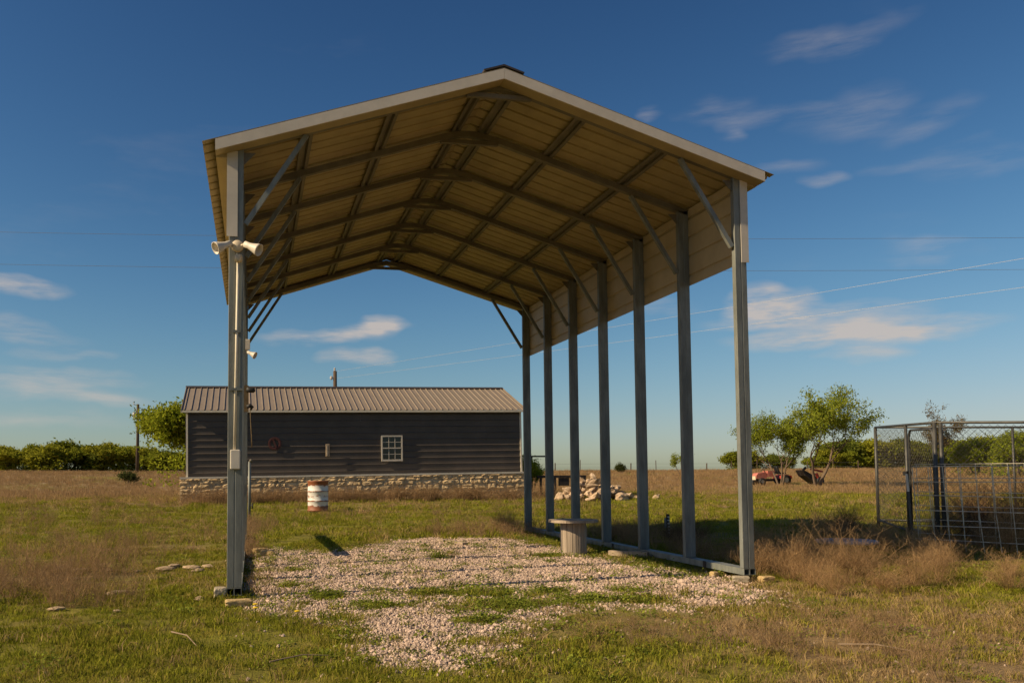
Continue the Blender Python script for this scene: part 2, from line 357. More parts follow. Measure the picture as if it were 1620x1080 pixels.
def groundmat():
    m = bpy.data.materials.new('meadow ground'); m.use_nodes = True; t = m.node_tree; b = t.nodes['Principled BSDF']; b.inputs['Roughness'].default_value = 1; b.inputs['Specular IOR Level'].default_value = .1
    tcx = t.nodes.new('ShaderNodeTexCoord')
    def noise(s, d=5):
        n = t.nodes.new('ShaderNodeTexNoise'); n.inputs['Scale'].default_value = s; n.inputs['Detail'].default_value = d; n.inputs['Roughness'].default_value = .68
        t.links.new(tcx.outputs['Object'], n.inputs['Vector']); return n.outputs['Fac']
    def ramp(f, a, c, p0=.35, p1=.65):
        r = t.nodes.new('ShaderNodeValToRGB'); r.color_ramp.elements[0].position = p0; r.color_ramp.elements[1].position = p1
        r.color_ramp.elements[0].color = (*a, 1); r.color_ramp.elements[1].color = (*c, 1); t.links.new(f, r.inputs[0]); return r.outputs[0]
    def mixc(f, a, c):
        n = t.nodes.new('ShaderNodeMix'); n.data_type = 'RGBA'; t.links.new(f, n.inputs['Factor']); t.links.new(a, n.inputs['A']); t.links.new(c, n.inputs['B']); return n.outputs['Result']
    green = mixc(noise(.8, 6), ramp(noise(7, 8), (.10, .10, .015), (.19, .175, .03)), ramp(noise(5, 8), (.15, .13, .022), (.235, .195, .04)))
    dryc = mixc(noise(.5, 6), ramp(noise(6, 8), (.19, .13, .062), (.31, .215, .105)), ramp(noise(4, 8), (.18, .122, .068), (.29, .20, .11)))
    grav = mixc(noise(3.5, 4), ramp(noise(34, 7), (.24, .175, .115), (.47, .375, .29), .36, .60), ramp(noise(20, 7), (.20, .145, .09), (.36, .275, .20), .36, .64))
    ad = t.nodes.new('ShaderNodeAttribute'); ad.attribute_name = 'dry'; ag = t.nodes.new('ShaderNodeAttribute'); ag.attribute_name = 'gravel'
    c = mixc(ag.outputs['Fac'], mixc(ad.outputs['Fac'], green, dryc), grav); t.links.new(c, b.inputs['Base Color'])
    bp = t.nodes.new('ShaderNodeBump'); bp.inputs['Strength'].default_value = .6; bp.inputs['Distance'].default_value = .05; t.links.new(noise(18, 6), bp.inputs['Height']); t.links.new(bp.outputs[0], b.inputs['Normal'])
    return m
me.materials.append(groundmat())
g = obj('ground', me); g['kind'] = 'structure'; g['label'] = 'grassy meadow ground with a gravel patch under the carport'

# ------------------------------------------------------------------ carport
XL, XR, XM, YF, S = -.164, 5.055, 2.4225, 8.289, 1.2286
YB = YF + 6 * S; T = .066; ZR = 5.05; EAX = .307; OV = .2034
SLL = (ZR - 4.10) / (XM - XL + EAX); SLR = (ZR - 4.157) / (XR + EAX - XM)
def sheet(x): return ZR - SLL * (XM - x) if x < XM else ZR - SLR * (x - XM)
def rail_z(side, y): return (-.064 + .010 * (y - YF)) if side < 0 else (-.03 + .003 * (y - YF))
cp = thing('carport', 'tall open steel carport with tan gabled roof standing over gravel', 'carport', (XM, (YF + YB) / 2, -.06))
def post_prof(t=T):
    w = t; nd = .007; h = t / 2
    return [(-w, -h), (-.004, -h), (0, -h + nd), (.004, -h), (w, -h), (w, h), (.004, h), (0, h - nd), (-.004, h), (-w, h)]
for side, X in ((-1, XL), (1, XR)):
    for k in range(7):
        y = YF + k * S; z0 = rail_z(side, y) + T + .001; z1 = sheet(X) - .075
        m = MB(); m.extrude(post_prof(), lambda a, b: (X + a, y + b, z0), lambda a, b: (X + a, y + b, z1))
        o = m.build('post', MT['galv'], cp); bevel(o, .004)
    for dx in (-T / 2 - .0005, T / 2 + .0005):                      # base rail: two hollow square tubes side by side
        m = MB(); ya, yb = YF - .045, YB + .045; x = X + dx; h = T / 2; w = .005; q = h - w
        za, zb = rail_z(side, ya), rail_z(side, yb)
        def ringp(yy, r, zz): return [(x - r, yy, zz + h - r), (x + r, yy, zz + h - r), (x + r, yy, zz + h + r), (x - r, yy, zz + h + r)]
        m.rings([ringp(ya + .5, q, za), ringp(ya, q, za), ringp(ya, h, za), ringp(yb, h, zb), ringp(yb, q, zb), ringp(yb - .5, q, zb)])
        m.build('base_rail', MT['galv'], cp)
# bows with a rounded peak, a tie below the peak
def bow_pts():
    off = .035 + .033 + .004
    pts = [(XL - T * .9, sheet(XL - T * .9) - off)]
    a = .30
    pts.append((XM - a, sheet(XM - a) - off))
    for t in (-.66, -.33, 0, .33, .66):
        x = XM + t * a; pts.append((x, ZR - off - .045 - .17 * (t * a) ** 2 / a * 1.2))
    pts.append((XM + a, sheet(XM + a) - off)); pts.append((XR + T * .9, sheet(XR + T * .9) - off))
    return pts
bp_ = bow_pts()
for k in range(7):
    y = YF + k * S
    o = MB().sweep_xz(bp_, -.033, .033, y - .033, y + .033).build('bow', MT['galv_dull'], cp)
    zt = (sheet(XM - .3) + sheet(XM + .3)) / 2 - .072 - .045
    MB().sweep_xz([(XM - .34, sheet(XM - .34) - .072 - .035), (XM - .25, zt), (XM + .25, zt), (XM + .34, sheet(XM + .34) - .072 - .035)], -.022, .022, y - .022, y + .022).build('peak_tie', MT['galv_dull'], cp)
    for sd, X in ((-1, XL), (1, XR)):
        xp = X - sd * (T + .018); xi = X - sd * .66
        MB().bar((xp, y, 3.40 if sd < 0 else 3.42), (xi, y, sheet(xi) - .115), .045, .045).build('knee_brace', MT['galv'], cp)
for sd, X in ((-1, XL), (1, XR)):                                    # welded gusset at each post head
    for k in range(7):
        y = YF + k * S; zz_ = sheet(X) - .11; xi = X - sd * (T + .002)
        m = MB(); m.extrude([(0, 0), (sd * -.11, sd * 0), (0, -.12)], lambda a, b: (xi + a, y - .004, zz_ + b + .0), lambda a, b: (xi + a, y + .004, zz_ + b)); fix_normals(m.build('gusset', MT['galv_dull'], cp).data)
# hat channels along the roof
for X in (.50, 1.36, XM - .17, XM + .17, 3.36, 4.28):
    sl_ = SLL if X < XM else -SLR; ca = math.cos(math.atan(sl_)); sa = math.sin(math.atan(sl_))
    prof = [(-.065,-.035),(-.027,-.035),(-.02,-.004),(.02,-.004),(.027,-.035),(.065,-.035),(.065,-.032),(.030,-.032),(.023,0),(-.023,0),(-.030,-.032),(-.065,-.032)]
    zc = sheet(X) - .004
    f = lambda yy: (lambda a, b: (X + a * ca - b * sa, yy, zc + a * sa + b * ca))
    MB().extrude(prof, f(YF - .12), f(YB + .12)).build('hat_channel', MT['galv_dull'], cp)
# roof sheets, ribs running from ridge to eave
Y0, Y1 = YF - OV, YB + OV; NP = 9; PW = (Y1 - Y0) / NP
def rib_profile(w, n, hgt=.028, th=.0025):
    step = w / n; top = [(0.0, 0.0)]
    for i in range(n):
        c = (i + .5) * step; top += [(c - .022, 0), (c - .012, hgt), (c + .012, hgt), (c + .022, 0)]
    top.append((w - .001, 0))
    return top, [(a, b - th) for a, b in reversed(top)]
top_, bot_ = rib_profile(PW, 4)
for side in (-1, 1):
    xe = XL - EAX if side < 0 else XR + EAX
    m = MB(); zr, ze = ZR, sheet(xe)
    m.extrude(top_ + bot_, lambda a, b: (XM, Y0 + a, zr + b), lambda a, b: (xe, Y0 + a, ze + b))
    me_ = m.mesh('roof_panel', MT['tan'], off=(XM, Y0, ZR)); fix_normals(me_)
    for k in range(NP):
        obj('roof_panel', me_, cp, Vector((XM, Y0 + k * PW, ZR)) - origin(cp))
# ridge cap
MB().sweep_xz([(XM - .20, sheet(XM - .20)), (XM, ZR), (XM + .20, sheet(XM + .20))], .012, .030, Y0 - .006, Y1 + .006).build('ridge_cap', MT['darkcap'], cp)
# front and back fascia trim with a folded soffit strip
for y0, y1, ys in ((Y0 - .004, Y0 + .012, 1), (Y1 - .012, Y1 + .004, -1)):
    for a, b in ((XL - .19, XM - .001), (XM + .001, XR + .20)):
        pts = [(a, sheet(a) - .006), (b, sheet(b) - .006)]
        MB().plumb(pts, -.108, -.004, y0, y1).build('fascia_trim', MT['white'], cp)
        ya, yb = (y1 + .002, YF - .036) if ys > 0 else (YB + .036, y0 - .002)
        MB().plumb(pts, -.107, -.100, ya, yb).build('soffit_strip', MT['tan'], cp)
# boxed eaves, side panels, corner trims
for side, X in ((-1, XL), (1, XR)):
    xa, xb = (X - .19, X - .078) if side < 0 else (X + .078, X + .20)
    ze = sheet(X + side * .19) - .02
    MB().box(xa, xb, YF - .034, YB + .034, ze - .10, ze - .006).build('eave_box', MT['tan'], cp)
    zb_, zt_ = (3.29, sheet(X) - .05) if side < 0 else (3.27, sheet(X) - .05)
    tp, bt = rib_profile(zt_ - zb_, 4, .018)
    xo = X + side * (T + .004)
    for h0, h1 in ((YF - .03, (YF + YB) / 2 - .001), ((YF + YB) / 2 + .001, YB + .03)):
        m = MB(); m.extrude(tp + bt, lambda a, b: (xo + side * b, h0, zb_ + a), lambda a, b: (xo + side * b, h1, zb_ + a))
        fix_normals(m.build('side_panel', MT['taninner'], cp).data)
    ca, cb = (X - .088, X + .012) if side < 0 else (X + .004, X + .088)
    MB().box(ca, cb, YF - .044, YF - .037, zb_ - .02, sheet(X) - .115).build('corner_trim', MT['white'], cp)
    for yj in ((9.05, 11.6) if side > 0 else ()):
        MB().box(X - T - .006, X - T - .002, yj - .03, yj + .03, rail_z(1, yj) - .004, rail_z(1, yj) + T + .004).build('rail_splice', MT['darksteel'], cp)
# board fixed along the outside of the far left posts
MB().box(XL - T - .035, XL - T - .005, 11.45, YB - .1, .86, .99).build('side_board', MT['plank'], cp)

# ------------------------------------------------------------------ lamp heads, conduit on the near left post
yf = YF - T / 2
def cone_head(m, base, d, L_, r0, r1, n=16):
    base = Vector(base); d = Vector(d).normalized(); a = d.cross(Vector((0, 1, .2))).normalized(); b = a.cross(d)
    prof = [(0.4*r0, -.01), (r0, 0), (r0 * 1.02, L_ * .28), (r0 * 1.25, L_ * .5), (r1 * .95, L_ * .9), (r1, L_), (r1 * .9, L_), (r1 * .8, L_ * .8), (r0 * .5, L_ * .45)]
    m.rings([[base + d * z + (a * math.cos(t) + b * math.sin(t)) * r for t in [2 * math.pi * i / n for i in range(n)]] for r, z in prof]); return m
fl = thing('flood_light', 'ivory twin flood light high on the near left carport post', 'flood light', (-.15, yf - .03, 3.17))
def disc_y(m, c, r, d, n=20):
    m.rings([[(c[0] + rr * math.cos(2*math.pi*i/n), c[1] + yy, c[2] + rr * math.sin(2*math.pi*i/n)) for i in range(n)] for rr, yy in ((r, 0), (r, -d * .7), (r * .85, -d))]); return m
fix_normals(disc_y(MB(), (-.15, yf - .001, 3.175), .055, .045).build('mounting_plate', MT['plastic'], fl, True).data)
for s_, nm in ((-1, 'l'), (1, 'r')):
    st = Vector((-.15 + s_ * .055, yf - .035, 3.185))
    h = cone_head(MB(), st + Vector((s_ * .012, -.012, .005)), (s_ * .80, -.42, -.42), .165, .030, .060).build('lamp_head', MT['plasticwhite'], fl, True)
    fix_normals(h.data)
    MB().tube([(-.15 + s_ * .03, yf - .035, 3.18), st + Vector((s_ * .02, -.014, .003))], .012, 8).build('swivel', MT['plastic'], fl, True)
MB().lathe([(.02, .06), (.034, .055), (.036, .0), (.02, -.012), (.0, -.013)], (-.14, yf - .04, 3.03), 14).build('motion_sensor', MT['plastic'], fl, True)
cn = thing('electrical_conduit', 'ivory conduit pipe running down the near left post to a switch box', 'conduit', (-.16, yf - .02, 1.2))
MB().tube([(-.145, yf - .019, 3.05), (-.155, yf - .018, 2.2), (-.168, yf - .018, 1.25)], .0135, 10).build('pipe', MT['conduit'], cn, True)
bevel(MB().box(-.205, -.115, yf - .055, yf - .002, 1.09, 1.27).build('switch_box', MT['plasticwhite'], cn), .008, 2)
for z, w in ((2.37, .03), (1.83, .06)):
    MB().box(-.155 - w, -.155 + w, yf - .036, yf - .003, z - .012, z + .012).build('clamp', MT['galv'], cn)
# second small lamp further back on the left row
fl2 = thing('flood_light', 'small ivory flood light with box further back on left carport posts', 'flood light', (-.07, 12.0, 2.7))
bevel(MB().box(-.125, -.045, 11.88, 11.93, 2.73, 2.87).build('mounting_box', MT['plasticwhite'], fl2), .006)
fix_normals(cone_head(MB(), (-.075, 11.9, 2.70), (.75, -.3, -.40), .12, .022, .05).build('lamp_head', MT['plasticwhite'], fl2, True).data)
MB().tube([(-.09, 11.9, 2.74), (-.08, 11.9, 2.70)], .012, 8).build('swivel', MT['plastic'], fl2, True)
bk = thing('hanger_board', 'brown hanger board with two black hooks and a dangling strap', 'hanger', (-.075, 10.75, 2.05))
yk = 10.69
MB().box(-.125, -.055, yk - .02, yk + .0, 1.80, 2.12).build('board', MT['brass'], bk)
m = MB(); m.tube([(-.075, yk - .035, 2.075), (-.035, yk - .04, 2.06), (.0, yk - .045, 2.062), (.022, yk - .045, 2.065)], [.036, .030, .033, .018], 12).build('hook', MT['black'], bk, True)
m = MB(); m.tube([(-.075, yk - .03, 1.86), (-.035, yk - .04, 1.875), (-.012, yk - .04, 1.86), (-.03, yk - .04, 1.82)], [.022, .026, .022, .010], 12).build('hook', MT['black'], bk, True)
MB().tube([(-.035, yk - .04, 1.84), (-.03, yk - .045, 1.7), (-.018, yk - .045, 1.52), (-.014, yk - .045, 1.37)], [.005, .006, .007, .008], 6).build('strap', MT['brass'], bk, True)

# ------------------------------------------------------------------ shed on a stone base
SH = Vector((-2.40, 33.30, 1.05)); SLEN = 12.96; SHT = 2.40; SDEP = 6.1
sh = thing('shed', 'dark brown metal shed with taupe roof on a limestone base', 'shed', SH, None, (0, R(-.6), R(.7)))
def SB(m, name, material, smooth=False, parent=None):               # shed coordinates are local
    o = obj(name, m.mesh(name, material, smooth), parent or sh); return o
# wall sheets with horizontal ribs, three courses
NR_ = 10; st_ = SHT / NR_
def wall_profile(n):
    top = [(0.0, 0.0)]
    for i in range(n):
        c = (i + .55) * st_
        top += [(c - .024, 0), (c - .018, .020), (c + .002, .020), (c + .030, 0)]
    top.append((n * st_ - .002, 0)); return top
def wall_sheet(x0, x1, z0, n, ydir=1):
    pr = wall_profile(n); cl = pr + [(a, b - .004) for a, b in reversed(pr)]
    m = MB(); m.extrude(cl, lambda a, b: (x0, -b, z0 + a), lambda a, b: (x1, -b, z0 + a)); return m
for n0, n1 in ((0, 4), (4, 7), (7, 10)):
    for x0, x1 in ((.04, SLEN * .5 - .002), (SLEN * .5 + .002, SLEN - .04)):
        fix_normals(SB(wall_sheet(x0, x1, n0 * st_, n1 - n0), 'wall_panel', MT['shedwall']).data)
# gable end walls and back wall
RZ = 3.64; RIDGE_Y = SDEP / 2
for x0, x1 in ((.03, .06), (SLEN - .06, SLEN - .03)):
    m = MB(); pr = [(.06, 0), (SDEP, 0), (SDEP, SHT + .02), (RIDGE_Y, RZ - .05), (.06, SHT + .02)]
    m.extrude(pr, lambda a, b: (x0, a, b), lambda a, b: (x1, a, b)); fix_normals(SB(m, 'gable_wall', MT['shedwall']).data)
SB(MB().box(.07, SLEN - .07, SDEP - .03, SDEP, 0, SHT + .02), 'back_wall', MT['shedwall'])
for x in (-.015, SLEN - .055):
    SB(MB().box(x, x + .07, -.036, .05, -.01, SHT + .0), 'corner_trim', MT['cream'])
SB(MB().box(-.22, SLEN + .22, -.42, .10, -.07, -.004), 'concrete_ledge', MT['cream'])
# roof sheets (front slope and back slope), a raised rib every 0.24 m
NPR = 14; pw = (SLEN + .36) / NPR; XA = -.18
EY, EZ = -.21, SHT + .055
SLP = (RZ - EZ) / (RIDGE_Y - EY)
tp, bt = rib_profile(pw, 4, .035, .004)
for back in (0, 1):
    m = MB()
    if not back: m.extrude(tp + bt, lambda a, b: (a, EY, EZ + b), lambda a, b: (a, RIDGE_Y, RZ + b))
    else: m.extrude(tp + bt, lambda a, b: (a, SDEP - EY, EZ + b), lambda a, b: (a, RIDGE_Y, RZ + b))
    me_ = m.mesh('roof_panel', MT['shedroof']); fix_normals(me_)
    for k in range(NPR): obj('roof_panel', me_, sh, (XA + k * pw, 0, 0))
SB(MB().box(XA - .01, SLEN + .18 + .01, EY - .004, EY + .03, EZ - .085, EZ - .008), 'eave_trim', MT['cream'])
for x in (XA - .004, SLEN + .165):
    m = MB(); m.extrude([(EY - .006, EZ - .06), (RIDGE_Y, RZ - .06), (RIDGE_Y, RZ + .045), (EY - .006, EZ + .045)], lambda a, b: (x, a, b), lambda a, b: (x + .02, a, b)); fix_normals(SB(m, 'rake_trim', MT['shedroof']).data)
m = MB(); m.extrude([(RIDGE_Y - .2, RZ - .2 * SLP + .04), (RIDGE_Y, RZ + .052), (RIDGE_Y + .2, RZ - .2 * SLP + .04), (RIDGE_Y, RZ + .045)], lambda a, b: (XA - .02, a, b), lambda a, b: (SLEN + .2, a, b)); fix_normals(SB(m, 'ridge_cap', MT['darkcap']).data)
# window
WX, WZ, WW, WH = 7.27, .48, .84, 1.00
wn = SB(MB().box(WX + .05, WX + WW - .05, -.040, -.032, WZ + .05, WZ + WH - .05), 'window', MT['darksteel'])
for a in ((WX, WX + WW, WZ, WZ + .07), (WX, WX + WW, WZ + WH - .055, WZ + WH), (WX, WX + .055, WZ + .071, WZ + WH - .056), (WX + WW - .055, WX + WW, WZ + .071, WZ + WH - .056), (WX + .056, WX + WW - .056, WZ + WH * .5 - .012, WZ + WH * .5 + .03)):
    SB(MB().box(a[0], a[1], -.085, -.033, a[2], a[3]), 'frame', MT['white'], parent=wn)
for i in range(3):
    for z0, z1 in ((.072, .27), (.275, .485), (.535, .735), (.74, .94)):
        x0 = WX + .058 + i * .242
        SB(MB().box(x0 + .004, x0 + .236, -.056, -.050, WZ + z0, WZ + z1), 'pane', MT['glass'], parent=wn)
for i in (1, 2):
    for z0, z1, yy in ((.072, .485, -.064), (.532, .942, -.072)):
        SB(MB().box(WX + .056 + i * .242 - .010, WX + .056 + i * .242 + .010, yy, -.057, WZ + z0, WZ + z1), 'muntin', MT['white'], parent=wn)
for zc in (.272, .737):
    SB(MB().box(WX + .058, WX + WW - .058, -.070 if zc > .5 else -.0625, -.0575, WZ + zc - .009, WZ + zc + .009), 'muntin', MT['white'], parent=wn)
# limestone base: mortar core with laid blocks
BX0, BX1, BZ0, BZ1, BY = -.22, SLEN + .20, -1.02, -.073, -.38
sbase = SB(MB().box(BX0 + .02, BX1 - .02, BY - .006, SDEP, BZ0, BZ1 - .001), 'stone_base', MT['mortar'])
stones = []
for v in range(10):
    m = MB(); nx, nz_ = 4, 3; vs_ = []
    rr = random.Random(v)
    for yy in (0, 1):
        for iz in range(nz_ + 1):
            for ix in range(nx + 1):
                ex = ix in (0, nx) or iz in (0, nz_)
                px_ = ix / nx - .5; pz = iz / nz_ - .5
                if yy == 0: dd = -(.5 if not ex else .18) + rr.uniform(-.22, .22)
                else: dd = .5
                j = .025
                vs_.append((px_ * (1 - (.03 if yy == 0 and ex else 0)) + rr.uniform(-j, j), dd, pz * (1 - (.06 if yy == 0 and ex else 0)) + rr.uniform(-j, j) * 1.4))
    W_ = nx + 1; H_ = nz_ + 1; fcs = []
    for iz in range(nz_):
        for ix in range(nx):
            a = iz * W_ + ix; fcs.append((a, a + 1, a + 1 + W_, a + W_))
    o2 = W_ * H_
    bnd = [i for i in range(W_)] + [i * W_ + nx for i in range(1, H_)] + [nz_ * W_ + i for i in range(nx - 1, -1, -1)] + [i * W_ for i in range(nz_ - 1, 0, -1)]
    for q in range(len(bnd)):
        a, b = bnd[q], bnd[(q + 1) % len(bnd)]; fcs.append((a, a + o2, b + o2, b))
    m.add(vs_, fcs); me_ = m.mesh('stone', MT['lime']); fix_normals(me_); stones.append(me_)
rr = random.Random(5); zc = BZ0
for hh in (.19, .16, .22, .17, .115, .08):
    x = BX0
    while x < BX1 - .06:
        w = min(rr.uniform(.16, .55) * (1.1 if hh > .2 else .9), BX1 - x)
        if BX1 - x - w < .14: w = BX1 - x
        parts_ = [(zc, hh)] if (rr.random() > .22 or hh < .18) else [(zc, hh * .52), (zc + hh * .52, hh * .48)]
        for z_, h_ in parts_:
            obj('stone', rr.choice(stones), sbase, (x + w / 2, BY - rr.uniform(-.01, .03), z_ + h_ / 2), (0, R(rr.uniform(-1.5, 1.5)), R(rr.uniform(-1.5, 1.5))), (w - .008, .065, h_ - .007))
        x += w
    zc += hh + .003
for k in range(9):                                                   # left return of the base
    pass
# things hung on the shed wall
rs = thing('round_sign', 'faded dark red ring shaped sign hung on the shed wall', 'sign', (SH.x + 3.2, SH.y - .06, SH.z + 1.24))
m = MB(); n = 28
m.rings([[(SH.x + 3.2 + r_ * math.cos(2*math.pi*i/n), SH.y + .02 - yy, SH.z + 1.24 + r_ * math.sin(2*math.pi*i/n)) for i in range(n)] for r_, yy in ((.25, .02), (.25, .04), (.20, .044), (.15, .04), (.15, .02))], False); fix_normals(m.build('ring', MT['reddark'], rs).data)
MB().bar((SH.x + 3.13, SH.y - .028, SH.z + 1.40), (SH.x + 3.26, SH.y - .028, SH.z + 1.08), .07, .012).build('emblem_bar', MT['reddark'], rs)
tm = thing('wall_thermometer', 'narrow rusty cream thermometer plate on the shed wall', 'thermometer', (SH.x + 5.19, SH.y - .07, SH.z + .98))
x_, y_, z_ = SH.x + 5.19, SH.y - .03, SH.z + .98
bevel(MB().box(x_ - .075, x_ + .075, y_ - .025, y_, z_ - .24, z_ + .24).build('plate', MT['plank'], tm), .02, 2)
MB().box(x_ - .045, x_ - .015, y_ - .034, y_ - .027, z_ - .20, z_ + .20).build('tube', MT['plastic'], tm)
MB().box(x_ - .05, x_ + .055, y_ - .036, y_ - .028, z_ - .25, z_ - .223).build('bulb_guard', MT['brass'], tm)

# ------------------------------------------------------------------ rusty drum
bz = g1(1.88, 25.75) + .05
dr = thing('steel_drum', 'white steel drum streaked with rust standing in the grass', 'drum', (1.876, 25.747, bz))
P_ = [(.0, .0), (.29, 0), (.305, .01), (.305, .03), (.292, .045), (.292, .275), (.305, .29), (.305, .305), (.292, .32), (.292, .555), (.305, .57), (.305, .585), (.292, .60), (.292, .84), (.305, .855), (.305, .88), (.292, .885), (.285, .86), (0, .86)]
o = MB().lathe([(r_ * 1.02, z) for r_, z in P_ if r_ > 0], (1.876, 25.747, bz), 36).build('drum_body', MT['drum'], dr, True)
MB().lathe([(.28, .868), (.28, .874), (.02, .876)], (1.876, 25.747, bz), 30).build('lid', MT['drum'], dr)

# ------------------------------------------------------------------ cable spool table, planks by the rail
sx, sy = 4.27, 11.25; sz = g1(sx, sy) - .01
sp_ = thing('spool_table', 'grey wooden cable spool used as a round table beside the carport rail', 'table', (sx, sy, sz))
MB().lathe([(.15, .01), (.15, .44)], (sx, sy, sz), 20).build('core', MT['darksteel'], sp_)
m = MB(); a_ = 2 * math.pi / 14
for k in range(14):
    t0 = k * a_; pr = []
    for r_, t in ((.155, -.46), (.173, -.455), (.176, 0), (.173, .455), (.155, .46)):
        pr.append((sx + r_ * math.cos(t0 + t * a_), sy + r_ * math.sin(t0 + t * a_)))
    MB().extrude(pr, lambda a, b: (a, b, sz), lambda a, b: (a, b, sz + .447)).build('stave', MT['wood'], sp_)
zt = sz + .449
for k in range(5):                                                   # planks of the round top
    x0, x1 = -.33 + k * .132 + .002, -.33 + (k + 1) * .132 - .002
    pr = []
    for x in np.linspace(x0, x1, 5): pr.append((x, -math.sqrt(max(1e-4, .332 ** 2 - x * x))))
    for x in np.linspace(x1, x0, 5): pr.append((x, math.sqrt(max(1e-4, .332 ** 2 - x * x))))
    MB().extrude(pr, lambda a, b: (sx + a, sy + b, zt), lambda a, b: (sx + a, sy + b, zt + .034)).build('top_plank', MT['wood'], sp_)
def plank_thing(name, label, p, q, w, h, mt=None, cat='plank'):
    o = MB().bar(p, q, w, h, up=(0, 0, 1)).build(name, mt or MT['plank'], None, at=p); bevel(o, .004); return tag(o, label, cat)
plank_thing('plank', 'short thick plank wedged under the carport rail beside the spool table', (4.62, 10.85, -.01), (4.98, 10.45, -.01), .10, .07)
plank_thing('plank', 'pale grey plank leaning against the rail behind the spool table', (4.55, 12.0, -.03), (4.92, 13.5, .05), .09, .045)
plank_thing('plank', 'reddish broken plank lying on the gravel near its back edge', (2.98, 13.9, g1(2.98, 13.9) + .03), (3.16, 12.9, g1(3.16, 12.9) + .03), .09, .035)

# ------------------------------------------------------------------ stones
def rock_mesh(seed, mt, flat=.7, n=2, jit=.16, boxy=.45):
    import bmesh
    bm = bmesh.new(); bmesh.ops.create_icosphere(bm, subdivisions=n, radius=.5)
    rr = random.Random(seed); ph = [rr.uniform(0, 9) for _ in range(6)]
    for v in bm.verts:
        c = v.co.normalized(); mxc = max(abs(c.x), abs(c.y), abs(c.z)); k = (1 - boxy) + boxy / mxc * .72
        d = 1 + jit * (math.sin(c.x * 5 + ph[0]) + math.sin(c.y * 6 + ph[1]) + math.sin(c.z * 5 + ph[2])) / 2 + rr.uniform(-jit, jit) * .5
        v.co = c * .5 * k * d; v.co.z *= flat
    m = bpy.data.meshes.new('rock'); bm.to_mesh(m); bm.free(); m.materials.append(mt); return m
RK = [rock_mesh(s, MT['rock'], .72, 2, .26, .8) for s in range(6)]
rr = random.Random(11)
for k in range(84):
    t = rr.uniform(0, 2 * math.pi); q = math.sqrt(rr.random()); x = 12.3 + 1.4 * q * math.cos(t); y = 30.2 + 1.0 * q * math.sin(t)
    if k > 74: x = 13.4 + rr.uniform(0, 1.3); y = 29.9 + rr.uniform(-.5, .5); q = 1
    s_ = rr.uniform(.22, .50) * (1.0 if k <= 74 else .7); lift = max(0, (1 - q) * 1.15 - .05) * rr.uniform(.5, 1)
    o = obj('limestone_rock', rr.choice(RK), None, (x, y, g1(x, y) + lift + s_ * .2), (rr.uniform(-.7, .7), rr.uniform(-.7, .7), rr.uniform(0, 6.3)), (s_ * rr.uniform(.8, 1.5), s_ * rr.uniform(.7, 1.1), s_ * rr.uniform(.6, 1.0)))
    if k <= 74: tag(o, 'pale limestone rock in the heap seen between the right carport posts', 'rock', 'rocks heaped beyond the carport')
    else: tag(o, 'small pale rock scattered at the right foot of the rock heap', 'rock', 'rocks strewn beside the heap')
FS = [rock_mesh(20 + s, MT['fieldstone'], .45, 2, .2, .5) for s in range(4)]
LST = [((-1.0, 10.73), .20, 'pale flat stone lying in grass, left one of a leaning pair'), ((-.93, 10.95), .17, 'pale rounded stone propped behind a flat stone in the left grass'),
 ((-.70, 10.75), .20, 'larger pale stone in the cluster left of the near post'), ((-.62, 10.52), .15, 'small pale stone at the front of the cluster left of the post'), ((-.53, 10.85), .17, 'pale stone nearest the post in the left cluster'),
 ((-1.96, 10.78), .15, 'reddish stone half hidden in dry weeds far left'), ((-2.2, 10.97), .2, 'dark stone in dry weeds at far left'), ((-1.64, 10.77), .11, 'little reddish stone in the left weeds beside the dry tuft'),
 ((-1.31, 10.68), .09, 'dark little stone in grass between weeds on the left'), ((-1.1, 7.63), .08, 'small tan stone alone in the left foreground grass'), ((-1.26, 8.75), .18, 'long dark stone in grass below the dry weeds'),
 ((-.46, 8.17), .14, 'flat grey stone in grass just left of the near post'), ((-1.6, 7.83), .13, 'dark stone in the left foreground weeds'), ((.11, 15.74), .12, 'small pale stone in grass behind the near left post')]
for k, ((x, y), s_, lb) in enumerate(LST):
    tag(obj('field_stone', FS[k % 4], None, (x, y, g1(x, y) + s_ * .12), (0, 0, k * 1.3), (s_ * 1.3, s_ * .8, s_ * .9)), lb, 'stone')
BK = [rock_mesh(40 + s, MT['yellowstone'], .62, 3, .05, .95) for s in range(3)]; BG = rock_mesh(50, MT['concrete'], .8, 3, .04, .95)
for mesh_, (x, y), sc_, rz, lb in ((BK[0], (-.12, 7.80), (.30, .14, .14), .12, 'yellow limestone block lying in front of the near left post'), (BG, (-.29, 8.30), (.15, .20, .20), .05, 'grey concrete block wedged left of the near left post'),
   (BK[1], (.10, 12.45), (.24, .22, .18), .3, 'left one of two yellow blocks beside the gravel edge'), (BK[2], (.20, 12.05), (.24, .20, .18), -.1, 'right one of two yellow blocks beside the gravel edge'),
   (BG, (4.92, 8.20), (.22, .14, .12), -.35, 'pale block under the front end of the right rail'), (BK[0], (5.16, 8.12), (.20, .14, .14), .1, 'tan block beside the foot of the near right post'), (BK[1], (4.86, 8.62), (.10, .10, .14), .2, 'small tan stone supporting the right rail')):
    tag(obj('stone_block', mesh_, None, (x, y, g1(x, y) + sc_[2] * .22), (0, 0, rz), sc_), lb, 'block')

